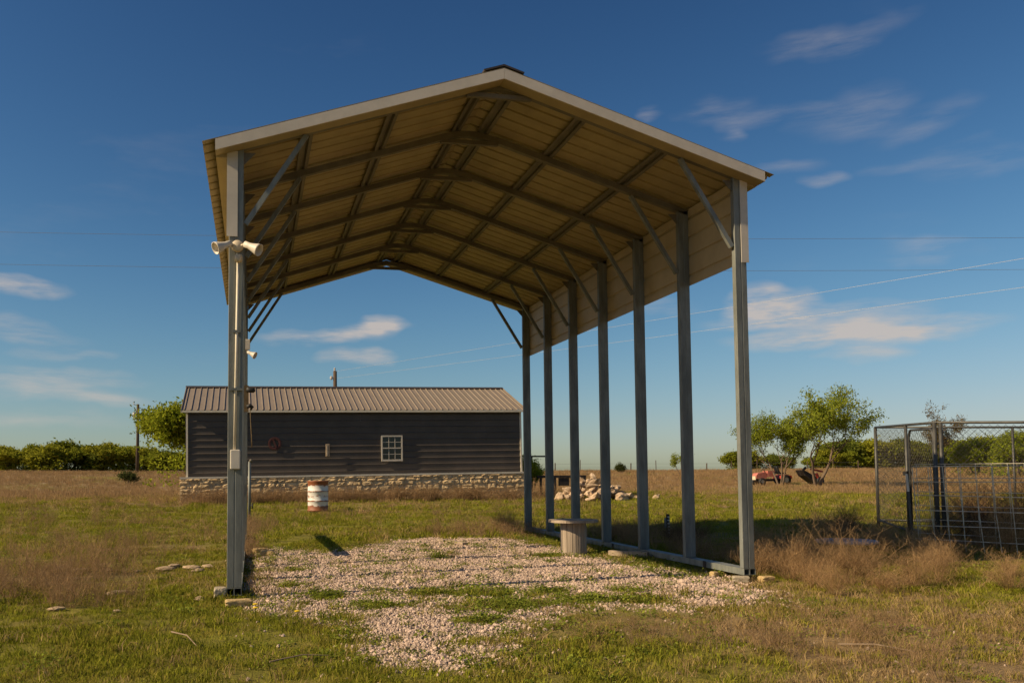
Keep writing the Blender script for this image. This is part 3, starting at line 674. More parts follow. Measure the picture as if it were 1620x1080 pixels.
# ------------------------------------------------------------------ kennel, livestock panel, posts
F = Vector((11.40, 14.25)); Nn = Vector((9.70, 10.85)); ka = (Nn - F).normalized(); kb = Vector((-ka.y, ka.x))
if kb.x < 0: kb = -kb
KL = (Nn - F).length; KW = 4.6; KH = 1.77
def kz(p):
    q = p - F; return .10 - .034 * q.dot(ka) - .02 * q.dot(kb)
kn = thing('dog_kennel', 'grey chain link dog kennel with a gate standing at the right', 'kennel', (F.x, F.y, .0))
def K(s, t): return F + ka * s + kb * t
def pt(p, z): return (p.x, p.y, kz(p) + z)
rp_ = .021
def kpost(s, t, lean=(0, 0), r=rp_, h=KH):
    p = K(s, t); MB().tube([pt(p, -.18), (p.x + lean[0], p.y + lean[1], kz(p) + h)], r, 10).build('post', MT['pipe'], kn, True)
for s, t, r in ((0, 0, .029), (KL * .555, 0, .026), (KL, -.035, .028), (KL, .045, .028), (KL, 2.3, .021), (KL, KW, .021), (0, 2.25, .021), (0, KW, .021), (KL * .5, KW, .021)): kpost(s, t, r=r)
def krail(p, q, z, r=rp_, name='rail'): MB().tube([pt(p, z), pt(q, z)], r, 8).build(name, MT['pipe'], kn, True)
krail(K(0, 0), K(KL, 0), KH); krail(K(KL, 0), K(KL, KW), KH); krail(K(0, 0), K(0, KW), KH); krail(K(0, KW), K(KL, KW), KH)
krail(K(0, 0), K(KL * .555, 0), .05); krail(K(KL, 0), K(KL, KW), .05); krail(K(0, 0), K(0, KW), .05)
def chain(p, q, z0=.06, z1=KH - .03, step=.10, w=.0045):
    m = MB(); Lw = (q - p).length; d = (q - p) / Lw; h = z1 - z0; za = kz(p); zb = kz(q)
    def P3(u, z): c = p + d * u; return Vector((c.x, c.y, za + (zb - za) * u / Lw + z0 + z))
    nn = int((Lw + h) / step)
    for sgn in (1, -1):
        for k in range(nn):
            c = k * step
            a0 = max(0, c - Lw); a1_ = min(h, c)
            if a1_ - a0 < .02: continue
            if sgn > 0: A, B = P3(c - a0, a0), P3(c - a1_, a1_)
            else: A, B = P3(Lw - (c - a0), a0), P3(Lw - (c - a1_), a1_)
            off = Vector((kb.x, kb.y, 0)) * (.002 * sgn)
            m.tube([A + off, B + off], w / 2, 3, False)
    o = m.build('chain_link', MT['mesh'], kn); o['kind'] = 'stuff'; return o
chain(K(0, 0), K(KL * .55, 0)); chain(K(KL, .05), K(KL, KW)); chain(K(0, 0), K(0, KW)); chain(K(KL, KW), K(0, KW))
# gate: a pipe frame with rounded corners
ga, gb = KL * .60, KL * .945
gpts = []
for (s, z) in ((ga, .10), (ga, KH - .22)): gpts.append((s, z))
for t in (30, 60): gpts.append((ga + .13 - .13 * math.cos(R(t)), KH - .22 + .13 * math.sin(R(t))))
gpts += [(ga + .13, KH - .09), (gb - .13, KH - .09)]
for t in (60, 30): gpts.append((gb - .13 + .13 * math.cos(R(t)), KH - .22 + .13 * math.sin(R(t))))
gpts += [(gb, KH - .22), (gb, .10)]
gate = MB().tube([pt(K(s, 0), z) for s, z in gpts], .019, 8).build('gate', MT['pipe'], kn, True)
MB().tube([pt(K(ga, 0), .10), pt(K(gb, 0), .10)], .018, 8).build('gate_rail', MT['pipe'], gate, True)
o = chain(K(ga, 0), K(gb, 0), .1, KH - .1); o.parent = gate
c = K(KL * .58, -.02); MB().box(c.x - .05, c.x + .05, c.y - .04, c.y + .04, kz(c) + .95, kz(c) + 1.02).build('latch', MT['black'], gate)
for z in (.35, 1.45):
    c = K(KL * .975, -.01); MB().box(c.x - .05, c.x + .05, c.y - .025, c.y + .025, kz(c) + z, kz(c) + z + .03).build('hinge', MT['pipe'], gate)
# livestock panel
A = Vector((8.99, 10.52)); B = Vector((9.75, 8.80)); dB = (B - A) / (B - A).length
lpn = thing('livestock_panel', 'welded wire livestock panel set up before the kennel', 'wire panel', (A.x, A.y, g1(A.x, A.y)))
LPL = 3.2; z0 = -.10
def lp(u, z, lean=.0): p = A + dB * u; return (p.x, p.y, z0 + z + lean)
for k in range(7): MB().tube([lp(0, .2 * k + .012 * math.sin(k * 2.1)), lp(LPL * .5, .2 * k + .012 * math.sin(k)), lp(LPL, .2 * k - .02)], 0.006, 5).build('wire_horizontal', MT['wire'], lpn)
rr = random.Random(3)
for k in range(17):
    u = .02 + k * .2; o_ = .02 * math.sin(k * 1.7)
    MB().tube([lp(u + .05 + o_, -.07), lp(u, .6), lp(u - .03 + o_ * .5, 1.2)], 0.006, 5).build('wire_vertical', MT['wire'], lpn)
A2 = A + Vector((.55, .62)); lp2 = thing('livestock_panel', 'second welded wire panel standing just behind the front one', 'wire panel', (A2.x, A2.y, g1(A2.x, A2.y)))
def lpb(u, z): p = A2 + dB * u; return (p.x, p.y, -.06 + z)
for k in range(7): MB().tube([lpb(0, .2 * k), lpb(LPL, .2 * k - .015)], .005, 5).build('wire_horizontal', MT['wire'], lp2)
for k in range(17): MB().tube([lpb(.06 + k * .2, -.05), lpb(.03 + k * .2, 1.2)], .005, 5).build('wire_vertical', MT['wire'], lp2)
tp_ = thing('steel_fence_post', 'thin steel post with a white painted tip holding the wire panel', 'post', (A.x - .02, A.y + .02, g1(A.x, A.y)))
MB().tube([(A.x - .02, A.y + .02, -.15), (A.x - .07, A.y + .02, .76)], .016, 8).build('shaft', MT['pipe'], tp_)
MB().tube([(A.x - .07, A.y + .02, .76), (A.x - .088, A.y + .02, 1.0)], .017, 8).build('painted_tip', MT['plasticwhite'], tp_)
tag(MB().lathe([(.36, 0), (.38, .01), (.38, .035), (.36, .045)], (7.55, 10.05, g1(7.55, 10.05) + .17), 28).build('round_disc', MT['bluegrey'], None, True, at=(7.55, 10.05, g1(7.55, 10.05))), 'weathered blue grey round disc lying in the dry brush', 'disc')
pz = g1(6.555, 13.03)
pf = thing('marker_post', 'dark punched steel marker post with pale studs behind the rail', 'post', (6.555, 13.03, pz))
MB().box(6.53, 6.58, 13.02, 13.04, pz - .02, pz + .42).build('shaft', MT['darksteel'], pf)
for k in range(7): MB().box(6.545, 6.575, 13.008, 13.018, pz + .06 + k * .05, pz + .085 + k * .05).build('stud', MT['plasticwhite'], pf)
MB().box(6.495, 6.525, 13.02, 13.035, pz + .2, pz + .36).build('side_strap', MT['galv'], pf)
# water pipe behind the left post
SPX = -.075
wp = thing('standpipe', 'thin grey standpipe with a valve behind the near left post', 'water pipe', (SPX, 20.4, g1(SPX, 20.4)))
zz = g1(SPX, 20.4)
MB().tube([(SPX, 20.4, zz - .02), (SPX, 20.4, zz + 1.42)], .034, 10).build('pipe', MT['galv'], wp, True)
MB().tube([(SPX, 20.4, zz + 1.42), (SPX + .025, 20.38, zz + 1.46), (SPX + .055, 20.37, zz + 1.42)], .028, 10).build('spout', MT['galv_dull'], wp, True)
MB().tube([(SPX, 20.4, zz + .42), (SPX + .065, 20.37, zz + .42)], .016, 8).build('valve_stem', MT['galv'], wp, True)
MB().tube([(SPX + .065, 20.33, zz + .36), (SPX + .065, 20.38, zz + .48)], .016, 8).build('valve_handle', MT['darksteel'], wp, True)

# ------------------------------------------------------------------ dark frames near the rock heap
tf = thing('trailer_frame', 'low black steel trailer frame behind the rock heap', 'trailer', (12.2, 33.6, g1(12.2, 33.6)))
zz = 1.02
MB().box(11.25, 13.32, 33.55, 33.65, zz - .10, zz).build('beam', MT['darksteel'], tf)
for x in (11.4, 12.0, 13.0, 13.27): MB().box(x - .04, x + .04, 33.56, 33.64, g1(x, 33.6) if x < 12.5 else zz - .30, zz - .101).build('leg', MT['darksteel'], tf)
MB().box(12.9, 13.31, 33.56, 33.64, zz - .36, zz - .302).build('lower_rail', MT['darksteel'], tf)
MB().box(12.15, 12.6, 33.58, 33.62, zz - .42, zz - .102).build('plate', MT['darksteel'], tf)
MB().bar((11.75, 33.6, zz - .1), (12.0, 33.6, g1(12, 33.6)), .05).build('diagonal_strut', MT['darksteel'], tf)
pr_ = thing('pipe_railing', 'dark pipe railing at the right end of the shed', 'railing', (11.4, 34.9, g1(11.4, 34.9)))
MB().tube([(10.7, 34.9, 1.82), (12.2, 34.8, 1.82)], .035, 8).build('top_rail', MT['darksteel'], pr_)
for x in (10.75, 11.45, 12.15): MB().tube([(x, 34.87, g1(x, 34.9) - .05), (x, 34.87, 1.80)], .03, 8).build('post', MT['darksteel'], pr_)

# ------------------------------------------------------------------ red machines under the mesquite
def wheel(parent, c, r, w, rim):
    n = 18
    def ring(rr_, yy): return [(c[0] + rr_ * math.cos(2*math.pi*i/n), c[1] + yy, c[2] + rr_ * math.sin(2*math.pi*i/n)) for i in range(n)]
    wv_ = MB(); wv_.rings([ring(r*.55, -w/2), ring(r*.92, -w/2), ring(r, -w*.3), ring(r, w*.3), ring(r*.92, w/2), ring(r*.55, w/2)], False); o = wv_.build('wheel', MT['black'], parent, True)
    MB().rings([ring(r*.12, -w*.32), ring(r*.54, -w*.25), ring(r*.54, w*.25), ring(r*.12, w*.32)]).build('rim', rim, o)
tx, ty = 33.9, 52.4; tz = g1(tx, ty)
tr_ = thing('garden_tractor', 'sun bleached red ride on tractor resting in dry grass by the tree', 'tractor', (tx, ty, tz))
m = MB(); m.extrude([(-1.25, .45), (-1.28, .62), (-1.15, .80), (-.55, .86), (-.50, .45)], lambda a, b: (tx + a, ty - .28, tz + b), lambda a, b: (tx + a, ty + .28, tz + b)); fix_normals(m.build('hood', MT['pinkred'], tr_).data)
MB().box(tx - 1.33, tx - 1.285, ty - .24, ty + .24, tz + .36, tz + .60).build('grille', MT['plastic'], tr_)
MB().box(tx - .45, tx + .05, ty - .3, ty + .3, tz + .55, tz + .95).build('dash_cowl', MT['pinkred'], tr_)
MB().box(tx - 1.1, tx + 1.15, ty - .22, ty + .22, tz + .26, tz + .42).build('chassis', MT['darksteel'], tr_)
m = MB(); m.extrude([(.38, .42), (.42, .62), (.80, .70), (1.2, .62), (1.25, .42)], lambda a, b: (tx + a, ty - .45, tz + b), lambda a, b: (tx + a, ty + .45, tz + b)); fix_normals(m.build('fender', MT['red'], tr_).data)
m = MB(); m.extrude([(.52, .73), (.56, .82), (1.0, .84), (1.12, 1.2), (1.2, 1.19), (1.1, .73)], lambda a, b: (tx + 1.5 - a, ty - .22, tz + b), lambda a, b: (tx + 1.5 - a, ty + .22, tz + b)); fix_normals(m.build('seat', MT['black'], tr_).data)
n = 16; MB().tube([(tx - .55 + .14 * math.cos(2*math.pi*i/n), ty + .16 * math.sin(2*math.pi*i/n), tz + 1.08 + .1 * math.cos(2*math.pi*i/n)) for i in range(n + 1)], .016, 6).build('steering_wheel', MT['darksteel'], tr_)
MB().bar((tx - .45, ty, tz + .8), (tx - .56, ty, tz + 1.08), .03).build('steering_column', MT['darksteel'], tr_)
for x, r_ in ((-.95, .24), (.80, .34)):
    for s_ in (-1, 1): wheel(tr_, (tx + x, ty + s_ * .42, tz + r_), r_, .2, MT['plastic'])
mx_, my_ = 36.0, 51.5; mz = g1(mx_, my_)
mw = thing('tow_mower', 'dark tow behind machine with a red bar beside the tree trunk', 'mower', (mx_, my_, mz))
m = MB(); m.extrude([(-.65, .95), (-.55, .98), (.45, .45), (.55, .2), (.2, .15), (-.45, .6)], lambda a, b: (mx_ + a, my_ - .4, mz + b), lambda a, b: (mx_ + a, my_ + .4, mz + b)); fix_normals(m.build('deck', MT['darksteel'], mw).data)
MB().bar((mx_ - .1, my_ - .45, mz + 1.03), (mx_ + .75, my_ - .45, mz + .86), .11).build('red_bar', MT['red'], mw)
MB().bar((mx_ - .75, my_ - .45, mz + .9), (mx_ - .45, my_ - .45, mz + 1.15), .12).build('hitch', MT['darksteel'], mw)
MB().bar((mx_ + .3, my_ - .46, mz + .75), (mx_ + .55, my_ - .46, mz + .15), .14).build('red_arm', MT['red'], mw)
for s_ in (-1, 1): wheel(mw, (mx_ + .55, my_ + s_ * .5, mz + .26), .26, .16, MT['red'])

# ------------------------------------------------------------------ utility poles and lines
def upole(name, label, x, y, ztop, r, kind):
    zb_ = g1(x, y); o = thing(name, label, 'utility pole', (x, y, zb_), None)
    MB().tube([(x, y, zb_ - .3), (x + .02, y, (zb_ + ztop) / 2), (x, y, ztop)], [r * 1.25, r * 1.1, r], 10).build('shaft', MT['pole'], o, True)
    if kind == 0:
        MB().lathe([(.05, .0), (.19, .02), (.2, .1), (.2, .62), (.17, .7), (.05, .72)], (x - .42, y - .1, ztop - 1.75), 14).build('transformer', MT['insul'], o, True)
        MB().bar((x - .42, y - .05, ztop - 1.3), (x, y, ztop - 1.3), .06).build('bracket', MT['darksteel'], o)
        MB().tube([(x - .5, y, ztop - .05), (x - .05, y, ztop - .12)], .035, 6).build('arm', MT['insul'], o)
        MB().lathe([(.03, 0), (.07, .03), (.04, .08), (.07, .12), (.03, .2)], (x - .5, y, ztop - .04), 8).build('insulator', MT['insul'], o)
    else:
        MB().lathe([(.03, 0), (.08, .03), (.04, .1), (.08, .16), (.03, .24)], (x - .02, y, ztop), 8).build('insulator', MT['insul'], o)
        MB().lathe([(.04, 0), (.1, .05), (.1, .2), (.04, .25)], (x - .25, y, ztop - .6), 8).build('bracket', MT['insul'], o)
    return o
upole('utility_pole', 'tall dark utility pole with a transformer before the left treeline', -14.3, 115, 10.38, .17, 0)
upole('utility_pole', 'utility pole whose top shows above the shed roof', 5.52, 59.8, 8.30, .13, 1)
def wire_line(name, label, pts, r, mt, sag=0):
    P0, P1 = Vector(pts[0]), Vector(pts[1]); pp = []
    for i in range(25):
        t = i / 24; q = P0.lerp(P1, t); q.z -= sag * 4 * t * (1 - t); pp.append(q)
    o = MB().tube(pp, r, 5).build(name, mt, None, at=pts[0]); tag(o, label, 'power line'); return o
wire_line('power_line', 'upper thin dark power line crossing the sky behind the carport', ((-60, 57.5, 15.6), (90, 27.0, 13.9)), .008, MT['cable'], 1.5)
wire_line('power_line', 'lower thin dark power line crossing the sky behind the carport', ((-60, 57.5, 13.9), (90, 27.0, 12.25)), .008, MT['cable'], 1.5)
wire_line('power_line', 'upper pale service cable slanting up to the right over the field', ((5.6, 59.8, 8.3), (36.2, 8.35, 8.65)), .0055, MT['alu'], .12)
wire_line('power_line', 'lower pale service cable slanting up to the right over the field', ((5.6, 59.8, 7.8), (36.2, 8.35, 7.4)), .0055, MT['alu'], .12)
# far wire fence on the crest
ff = thing('field_fence', 'distant wire fence with thin posts along the field crest', 'fence', (52, 109, g1(52, 109)))
for k in range(16):
    t = k / 15; x = 30 + 50 * t; y = 114 - 10.5 * t; z = g1(x, y)
    MB().tube([(x, y, z - .1), (x + .04 * math.sin(k * 2.3), y, z + 1.35 + .25 * math.sin(k * 1.9))], .05 if k % 3 else .075, 6).build('fence_post', MT['pole'], ff)
for h_ in (.55, 1.05):
    MB().tube([(30 + 50 * k / 15, 114 - 10.5 * k / 15, g1(30 + 50 * k / 15, 114 - 10.5 * k / 15) + h_) for k in range(16)], .012, 4).build('fence_wire', MT['cable'], ff)

# ------------------------------------------------------------------ trees
LM = dict(mesq=leafmat('mesquite leaves', (.16, .21, .02), (.31, .33, .04), .45, .1), bright=leafmat('spring leaves', (.165, .21, .015), (.33, .345, .03), .45, .1),
          far=leafmat('treeline leaves', (.14, .175, .016), (.27, .27, .03), .4, .25), far2=leafmat('yellowish treeline leaves', (.19, .20, .016), (.33, .31, .035), .4, .2), far3=leafmat('dark treeline leaves', (.085, .115, .016), (.17, .18, .03), .4, .2), bare=leafmat('dry twig leaves', (.17, .11, .06), (.13, .12, .04), .3, .1),
          shrub=leafmat('dark shrub leaves', (.035, .05, .015), (.09, .10, .03), .3, .15))
def grow(seed, height, spread, trunk_r, trunks, levels, base_split=.3, droop=0.0):
    rr = random.Random(seed); m = MB(); tips = []
    def branch(p, d, ln, r, lv):
        n = 4; pts = [p]; rad = [r]; q = p.copy(); dd = d.copy()
        for i in range(n):
            dd = (dd + Vector((rr.uniform(-1, 1), rr.uniform(-1, 1), rr.uniform(-.6, .7))) * .20).normalized()
            q = q + dd * ln / n; pts.append(q.copy()); rad.append(r * (1 - .5 * (i + 1) / n))
        m.tube(pts, rad, 7 if lv == 0 else 5 if lv < 3 else 3, False)
        if lv >= 2:
            tips.extend(pts[2:])
        if lv >= levels: tips.append(q.copy()); return
        for i in range(rr.randint(2, 3) + (1 if lv == 0 else 0)):
            k = rr.randint(2, n) if lv else rr.randint(3, n); b = pts[k]
            ax = Vector((rr.uniform(-1, 1), rr.uniform(-1, 1), 0)).normalized() * spread
            nd = (dd * .75 + ax * rr.uniform(.5, 1.1) + Vector((0, 0, .28 - droop))).normalized()
            branch(b, nd, ln * rr.uniform(.62, .88), max(.006, rad[k] * .72), lv + 1)
    for k in range(trunks):
        a = 2 * math.pi * k / max(1, trunks) + rr.uniform(-.4, .4); t_ = .35 if trunks > 1 else .08
        branch(Vector((math.cos(a) * .12 * (trunks > 1), math.sin(a) * .12 * (trunks > 1), 0)), Vector((math.cos(a) * t_, math.sin(a) * t_, 1)).normalized(), height * base_split, trunk_r, 0)
    zmax = max(t.z for t in tips); k = height / zmax
    m.v = [(x * k, y * k, z * k) for x, y, z in m.v]; tips = [t * k for t in tips]
    return m, tips
def leaves(tips, per, size, fuzz, seed, zmin=0.0, keep=1.0):
    g_ = np.random.default_rng(seed); T_ = np.array([tuple(t) for t in tips])
    if keep < 1: T_ = T_[g_.random(len(T_)) < keep]
    c = np.repeat(T_, per, 0) + g_.normal(0, fuzz, (len(T_) * per, 3)) * [1, 1, .8]
    c = c[c[:, 2] > zmin]; n = len(c)
    a = g_.normal(size=(n, 3)); a /= np.linalg.norm(a, axis=1)[:, None]; b = np.cross(a, g_.normal(size=(n, 3))); b /= np.linalg.norm(b, axis=1)[:, None]
    s = size * g_.uniform(.6, 1.3, n)[:, None]
    v = np.stack([c - a * s, c + b * s * .42, c + a * s, c - b * s * .42], 1).reshape(-1, 3)
    return v, np.arange(n * 4).reshape(-1, 4)
def quadmesh(name, v, f, mt):
    me_ = bpy.data.meshes.new(name); me_.vertices.add(len(v)); me_.vertices.foreach_set('co', v.astype(np.float32).ravel())
    me_.loops.add(f.size); me_.loops.foreach_set('vertex_index', f.astype(np.int32).ravel())
    me_.polygons.add(len(f)); me_.polygons.foreach_set('loop_start', np.arange(0, f.size, f.shape[1], dtype=np.int32))
    me_.update(calc_edges=True); me_.materials.append(mt); return me_
def tree(label, x, y, seed, height, spread, tr, trunks, levels, lm, per, size, fuzz, keep=1.0, zmin=.6, sxy=1.0, cat='tree', group=None, split=.3, name='tree', rz=0.0, skirt=0):
    m, tips = grow(seed, height, spread, tr, trunks, levels, split)
    o = thing(name, label, cat, (x, y, g1(x, y) - .05), group); o.scale = (sxy, sxy, 1)
    o.rotation_euler = (0, 0, rz)
    obj('trunk', m.mesh('trunk', MT['bark'], True), o)
    rq = random.Random(seed + 500); rmax = max(math.hypot(t.x, t.y) for t in tips) * .8
    for _ in range(skirt):
        a_, q_ = rq.uniform(0, 6.283), math.sqrt(rq.random()); tips.append(Vector((math.cos(a_) * q_ * rmax, math.sin(a_) * q_ * rmax, rq.uniform(.1, height * .6))))
    v, f = leaves(tips, per, size, fuzz, seed, zmin, keep); obj('crown', quadmesh('crown', v, f, lm), o)
    return o
tree('green mesquite with twin leaning trunks at the right, tallest of the pair', 34.4, 48.3, 5, 6.3, .95, .10, 2, 5, LM['mesq'], 10, .084, .19, .9, 1.4, .88, name='mesquite_tree', rz=3.3)
tree('looser pale green mesquite left of the twin trunked one, above the tractor', 34.0, 51.6, 12, 4.9, 1.0, .07, 3, 5, LM['mesq'], 9, .08, .19, .85, 1.2, .84, name='mesquite_tree')
tree('bright yellow green tree at the left end of the shed', -2.6, 50.0, 8, 5.6, .9, .15, 2, 5, LM['bright'], 22, .11, .30, 1.0, .5, 1.0, name='leafy_tree', rz=2.6, skirt=110)
tree('nearly bare brownish tree rising behind the kennel', 58.2, 64.7, 31, 6.3, .8, .11, 1, 5, LM['bare'], 9, .09, .22, .85, 2.5, .7, name='bare_tree')
tree('pale green thicket tree behind the kennel at the right edge', 61.0, 60.0, 33, 3.9, 1.1, .09, 3, 5, LM['mesq'], 6, .085, .2, .9, .1, 1.1, name='thicket_tree', skirt=260)
tree('green thicket tree just right of the bare tree behind the kennel', 61.5, 64.5, 37, 3.3, 1.1, .08, 3, 5, LM['mesq'], 6, .085, .2, .9, .1, 1.1, name='thicket_tree', skirt=260)
tree('bright bush growing by the pipe railing at the shed corner', 11.2, 34.2, 41, 1.75, 1.0, .03, 3, 4, LM['bright'], 6, .06, .14, .9, .1, .55, name='bush', cat='bush')
tree('round dark shrub in the dry field left of the shed', -9.6, 72.0, 43, 1.0, 1.2, .04, 4, 4, LM['shrub'], 2, .075, .17, .6, .1, .95, name='shrub', cat='shrub')
tree('small bare sapling in the field beside the shed left corner', -4.2, 62.0, 47, 1.9, .7, .03, 2, 4, LM['bare'], 2, .05, .1, .4, .5, .7, name='sapling', cat='sapling')
tree('small leafy bush on the crest right of the rock heap', 44.2, 100.0, 49, 1.2, 1.2, .04, 4, 4, LM['shrub'], 3, .10, .18, .6, .1, .7, name='shrub', cat='shrub')
tree('sparse green sapling standing before the crest fence', 46.0, 88.0, 53, 2.6, .7, .04, 2, 4, LM['bright'], 4, .10, .2, .8, .2, .7, name='sapling', cat='sapling')
# far treelines: four crown shapes, each copy a thing of its own
FT = []
for s in range(5):
    m, tips = grow(70 + s, 4.9, 1.15, .16, 3, 4, .26)
    tips = [Vector((t.x, t.y, t.z * .82 + .9)) for t in tips]
    rq = random.Random(700 + s)
    for _ in range(70):
        a_, q_ = rq.uniform(0, 6.283), math.sqrt(rq.random()); tips.append(Vector((math.cos(a_) * q_ * 2.6, math.sin(a_) * q_ * 2.6, rq.uniform(.2, 3.0))))
    v, f = leaves(tips, 20, .24, .42, 70 + s, .05)
    FT.append((m.mesh('trunk', MT['bark'], True), quadmesh('crown', v, f, LM[('far', 'far2', 'far', 'far3', 'far2')[s]])))
rr = random.Random(2)
def far_tree(x, y, k, s, sw, label, group):
    o = thing('treeline_tree', label, 'tree', (x, y, g1(x, y) - .15), group, (0, 0, rr.uniform(0, 6.3))); o.scale = (s * sw, s * sw, s)
    obj('trunk', FT[k][0], o); obj('crown', FT[k][1], o)
for k in range(17):
    x = -52 + k * 3.0 + rr.uniform(-1, 1); far_tree(x, 153 + rr.uniform(-4, 5) - .2 * x, k % 5, rr.uniform(.6, 1.2), rr.uniform(.9, 1.5), 'green tree in the far treeline left of the shed', 'trees in the far left treeline')
for k in range(30):
    x = 78 + k * 2.4 + rr.uniform(-1, 1); s = rr.uniform(.75, 1.15) * (1.0 if x > 96 else .6)
    far_tree(x, 131 - .22 * (x - 80) + rr.uniform(-3, 5), k % 5, s, rr.uniform(1.0, 1.35), 'dark green tree in the far treeline right of the carport', 'trees in the far right treeline')

# ------------------------------------------------------------------ scattered grass, weeds, gravel
def clump(seed, n, rad, h0, h1, w, lean, mt, name):
    g_ = np.random.default_rng(seed); vs_ = []; fcs = []
    for i in range(n):
        t = g_.uniform(0, 6.283); q = rad * math.sqrt(g_.random()); x, y = q * math.cos(t), q * math.sin(t)
        h = g_.uniform(h0, h1); a = g_.uniform(0, 6.283); ld = g_.uniform(0, 6.283); ll = h * lean * g_.uniform(.2, 1.2)
        wx, wy = math.cos(a) * w / 2, math.sin(a) * w / 2; lx, ly = math.cos(ld) * ll, math.sin(ld) * ll; b = len(vs_)
        vs_ += [(x - wx, y - wy, -.01), (x + wx, y + wy, -.01), (x + lx * .35 - wx * .8, y + ly * .35 - wy * .8, h * .6), (x + lx * .35 + wx * .8, y + ly * .35 + wy * .8, h * .6), (x + lx, y + ly, h)]
        fcs += [(b, b + 1, b + 3, b + 2), (b + 2, b + 3, b + 4)]
    m = MB(); m.add(vs_, fcs); return bpy.data.objects.new(name, m.mesh(name, mt))
def twigs(seed, stems, h, spread, w0_, mt, name, sub=7):
    w = w0_; g_ = np.random.default_rng(seed); vs_ = []; fcs = []
    def seg(p, q, w0, w1):
        a = g_.uniform(0, 6.283); wx, wy = math.cos(a), math.sin(a); b = len(vs_)
        vs_.extend([(p[0] - wx*w0, p[1] - wy*w0, p[2]), (p[0] + wx*w0, p[1] + wy*w0, p[2]), (q[0] + wx*w1, q[1] + wy*w1, q[2]), (q[0] - wx*w1, q[1] - wy*w1, q[2])]); fcs.append((b, b+1, b+2, b+3))
    for i in range(stems):
        t = g_.uniform(0, 6.283); s_ = spread * g_.uniform(.15, 1); hh = h * g_.uniform(.55, 1.0) * (1 - .35 * s_ / spread)
        tall = stems > 40 and i % 6 == 0
        if tall: hh = h * g_.uniform(.9, 1.25)
        w = w0_ * (1.5 if tall else 1.0)
        p = np.array([math.cos(t) * .03, math.sin(t) * .03, -.01]); e = np.array([math.cos(t) * s_, math.sin(t) * s_, hh])
        md = (p + e) / 2 + g_.normal(0, .03, 3); md[2] = hh * .55; seg(p, md, w, w * .8); seg(md, e, w * .8, w * .4)
        for k in range(sub):
            u_ = g_.uniform(.25, 1.0); b0 = p + (md - p) * min(1, u_ * 2) if u_ < .5 else md + (e - md) * (u_ * 2 - 1)
            q = b0 + np.array([g_.normal(0, .5), g_.normal(0, .5), g_.uniform(.1, 1.0)]) * h * .26
            seg(b0, q, w * .5, w * .3)
            for _ in range(3):
                q2 = b0 + (q - b0) * g_.uniform(.4, 1); seg(q2, q2 + np.array([g_.normal(0, .5), g_.normal(0, .5), g_.uniform(0, .9)]) * h * .13, w * .38, w * .25)
    m = MB(); m.add(vs_, fcs); return m.mesh(name, mt)
def leafy(seed, n, rad, size, mt, name):
    g_ = np.random.default_rng(seed); c = np.stack([g_.normal(0, rad * .5, n), g_.normal(0, rad * .5, n), np.abs(g_.normal(.02, .022, n))], 1)
    a = g_.normal(size=(n, 3)) * [1, 1, .45]; a /= np.linalg.norm(a, axis=1)[:, None]; b = np.cross(a, g_.normal(size=(n, 3)) * .5 + [0, 0, 1]); b /= np.linalg.norm(b, axis=1)[:, None]
    s = size * g_.uniform(.6, 1.3, n)[:, None]; v = np.stack([c - a * s, c + b * s * .5, c + a * s, c - b * s * .5], 1).reshape(-1, 3)
    return bpy.data.objects.new(name, quadmesh(name, v, np.arange(n * 4).reshape(-1, 4), mt))
GM = dict(green=leafmat('meadow grass', (.155, .17, .014), (.275, .26, .034), .35, .3), olive=leafmat('olive grass', (.22, .19, .028), (.34, .275, .06), .35, .25),
          straw=leafmat('dry straw', (.40, .28, .13), (.28, .19, .085), .3, .3), weed=leafmat('dead brown weed', (.36, .235, .12), (.22, .14, .075), .35, .2), shadebrush=leafmat('painted-shade brush twigs', (.15, .095, .05), (.085, .055, .032), .3, .15), brush=leafmat('dry brush twigs', (.50, .32, .155), (.27, .17, .085), .35, .15),
          clover=leafmat('green leafy weed', (.13, .165, .022), (.24, .26, .04), .35, .25), fieldweed=leafmat('dry field grass', (.36, .235, .115), (.27, .175, .09), .3, .22))
